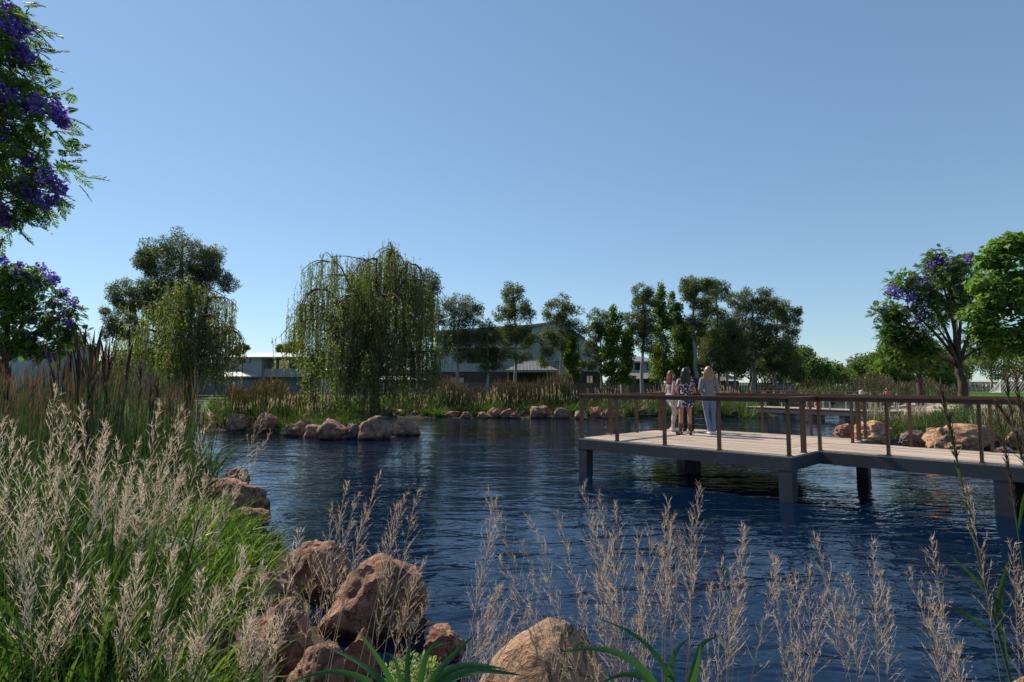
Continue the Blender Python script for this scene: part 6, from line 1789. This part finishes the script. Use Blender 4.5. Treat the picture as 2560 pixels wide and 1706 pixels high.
person('child with brown ponytail in a white top holding out both arms on the boardwalk', (*bk(np.array([LB - 1.7, .9, .684])),), (.95, -.25), 1.27, ('straight', 'fwd'), ('reach', 'reach'), 'skin_fair', 'hair_brown', 'tail',
       [('trousers', 'cloth_brown'), ('shirt', 'cloth_white'), ('shoe', 'cloth_brown'), ('phone', 'phone_black')], 'children on the boardwalk', voxel=.012, head_k=1.18, female=False)
cp = bk(np.array([LB - .35, .9, .684]))
person('child with dark hair in a pink top, one hand raised to the face', cp, (-.9, -.4), 1.22, ('straight', 'fwd'), ('bent', 'up'), 'skin_tan', 'hair_brown', 'short',
       [('trousers', 'cloth_brown'), ('tee', 'cloth_pink'), ('shoe', 'cloth_brown')], 'children on the boardwalk', voxel=.012, head_k=1.18, female=False)
sp = bk(np.array([4.35, .75, .684 - .62]))
person('small child in peach clothes sitting on the edge of the boardwalk', sp, (-.35, -.93), 1.15, ('sitflat', 'sitflat'), ('down', 'bent'), 'skin_fair', 'hair_brown', 'short',
       [('tee', 'cloth_pinkwhite')], 'children on the boardwalk', voxel=.012, head_k=1.2, female=False)
for px, lab, top, bot, fc in [(2431, 'far player in navy shirt and white shorts at the left of the group', 'cloth_navy', 'cloth_white', (1, -.2)), (2441, 'far player in navy shirt and dark shorts second from the left', 'cloth_navy', 'cloth_navy', (-1, -.2)), (2457, 'far player in grey shirt in the middle of the group', 'cloth_grey', 'cloth_black', (1, -.4)),
                             (2466, 'far player in white shirt in the middle of the group', 'cloth_white', 'cloth_navy', (-1, .3)), (2480, 'far player in bright blue shirt', 'cloth_blue', 'cloth_white', (.6, -.8)), (2487, 'far player in white shirt at the right of the group', 'cloth_white', 'cloth_blue', (-1, -.5))]:
    x = at(px, 963, 122)[0]
    person(lab, (x, 122, .72), fc, 1.7, ('fwd', 'backstep'), ('bent', 'down'), 'skin_tan', 'hair_brown', 'short', [('shorts', bot), ('tee', top), ('shoe', 'shoe_white')], 'players on the far field', voxel=.022, female=False, far=True)

# ---------------------------------------------------------------- duck, goal, benches, lamps
dp = onz(1900, 1043.5, 0.0); t = thing('duck', dp, 'small pale duck swimming between the deck and the boardwalk', 'duck'); t.rotation_euler = (0, 0, R(200))
B = MB(); B.ellipsoid((0, 0, .06), (.16, .085, .09)); limb(B, [(.1, 0, .1), (.15, 0, .2), (.17, 0, .25)], [.05, .032, .036], 8); B.ellipsoid((.175, 0, .26), (.048, .036, .038)); limb(B, [(-.13, 0, .09), (-.22, 0, .13)], [.045, .012], 8)
M['duck'] = simple('duck_feather', (.45, .36, .25), .8, .2, var=.3, scale=18); fuse(B, 'body', 'duck', t, .01)
B = MB(); limb(B, [(.21, 0, .255), (.26, 0, .245)], [.016, .01], 6); o = bpy.data.objects.new('bill', B.mesh('bill', M['plume_tan'])); COL.objects.link(o); o.parent = t

M['goal_white'] = simple('white_painted_pipe', (.75, .75, .75), .4, .4)
x0 = at(2501, 963, 100)[0]; t = thing('goal', (x0, 100, .72), 'white football goal frame with net on the playing field', 'goal')
mb = MB(); mb.tubes(np.array([[(0, 0, 0), (0, 0, 1.4), (0, 0, 1.95)], [(7, 0, 0), (7, 0, 1.4), (7, 0, 1.95)], [(0, 0, 1.95), (3, 0, 1.95), (7, 0, 1.95)], [(0, 0, 1.95), (-.2, .9, 1.0), (-.5, 1.8, 0)], [(7, 0, 1.95), (7.2, .9, 1.0), (7.5, 1.8, 0)]], float), .06, 8)
o = bpy.data.objects.new('frame', mb.mesh('frame', M['goal_white'])); COL.objects.link(o); o.parent = t
mb = MB(); L_ = []
for q in np.linspace(0, 1, 14):
    L_.append([(-.5 * q, 1.8 * q, 1.95 * (1 - q)), (-.25 * q, .9 * q, .98 * (1 - q)), (0, 0, 0.02)]); L_.append([(0, 0, 1.95 * q), (-.2 * (1 - q) - .0, .8 * (1 - q), 1.0 * q), (-.5 * (1 - q), 1.8 * (1 - q), 0.02)])
    L_.append([(7 * q, 0, 1.95), (7 * q, .9, 1.0), (7 * q, 1.8, .02)])
mb.tubes(np.array(L_, float), .018, 3); o = bpy.data.objects.new('net', mb.mesh('net', M['goal_white'])); COL.objects.link(o); o.parent = t


def bench(label, px, Y, w_, mat):
    x = at(px, 963, Y)[0]; z0 = float(hgt(np.array(x), np.array(Y))); t = thing('park_bench', (x, Y, z0), label, 'bench', 'benches on the lawn')
    def o_(nm, mb): o = bpy.data.objects.new(nm, mb.mesh(nm, M[mat])); COL.objects.link(o); o.parent = t
    mb = MB()
    for q in range(4): mb.box(-w_ / 2, w_ / 2, -.2 + q * .11, -.1 + q * .11, .44, .48)
    o_('seat', mb); mb = MB()
    for q in range(3): mb.box(-w_ / 2, w_ / 2, .26, .3, .56 + q * .12, .66 + q * .12)
    o_('backrest', mb)
    for sx in (-w_ / 2 + .15, w_ / 2 - .15):
        mb = MB(); mb.box(sx - .03, sx + .03, -.18, -.12, 0, .438); mb.box(sx - .03, sx + .03, .31, .35, 0, .92); mb.box(sx - .03, sx + .03, -.118, .309, .38, .438); o_('leg', mb)


bench('long pale bench on the lawn under the small forked tree', 2275, 40, 2.2, 'concrete')
bench('small pale bench on the far lawn left of the jacaranda trunk', 2366, 85, 1.8, 'concrete')


def lamp(label, px, Y, ptop):
    x = at(px, 963, Y)[0]; zt = at(px, ptop, Y)[2]; t = thing('park_lamp', (x, Y, .72), label, 'street lamp', 'park lamps')
    H_ = zt - .72
    mb = MB(); mb.tubes(np.array([[(0, 0, 0), (0, 0, H_ * .5), (0, 0, H_)]]), np.array([[.09, .07, .055]]), 8); o = bpy.data.objects.new('pole', mb.mesh('pole', M['grey_post'])); COL.objects.link(o); o.parent = t
    mb = MB(); mb.box(-.7, .05, -.12, .12, H_ + .002, H_ + .1); o = bpy.data.objects.new('lamp_head', mb.mesh('lamp_head', M['goal_white'])); COL.objects.link(o); o.parent = t


lamp('grey park lamp between the forked tree and the jacaranda trunk', 2322, 92, 930)
lamp('grey park lamp just right of the jacaranda trunk', 2414, 92, 932)
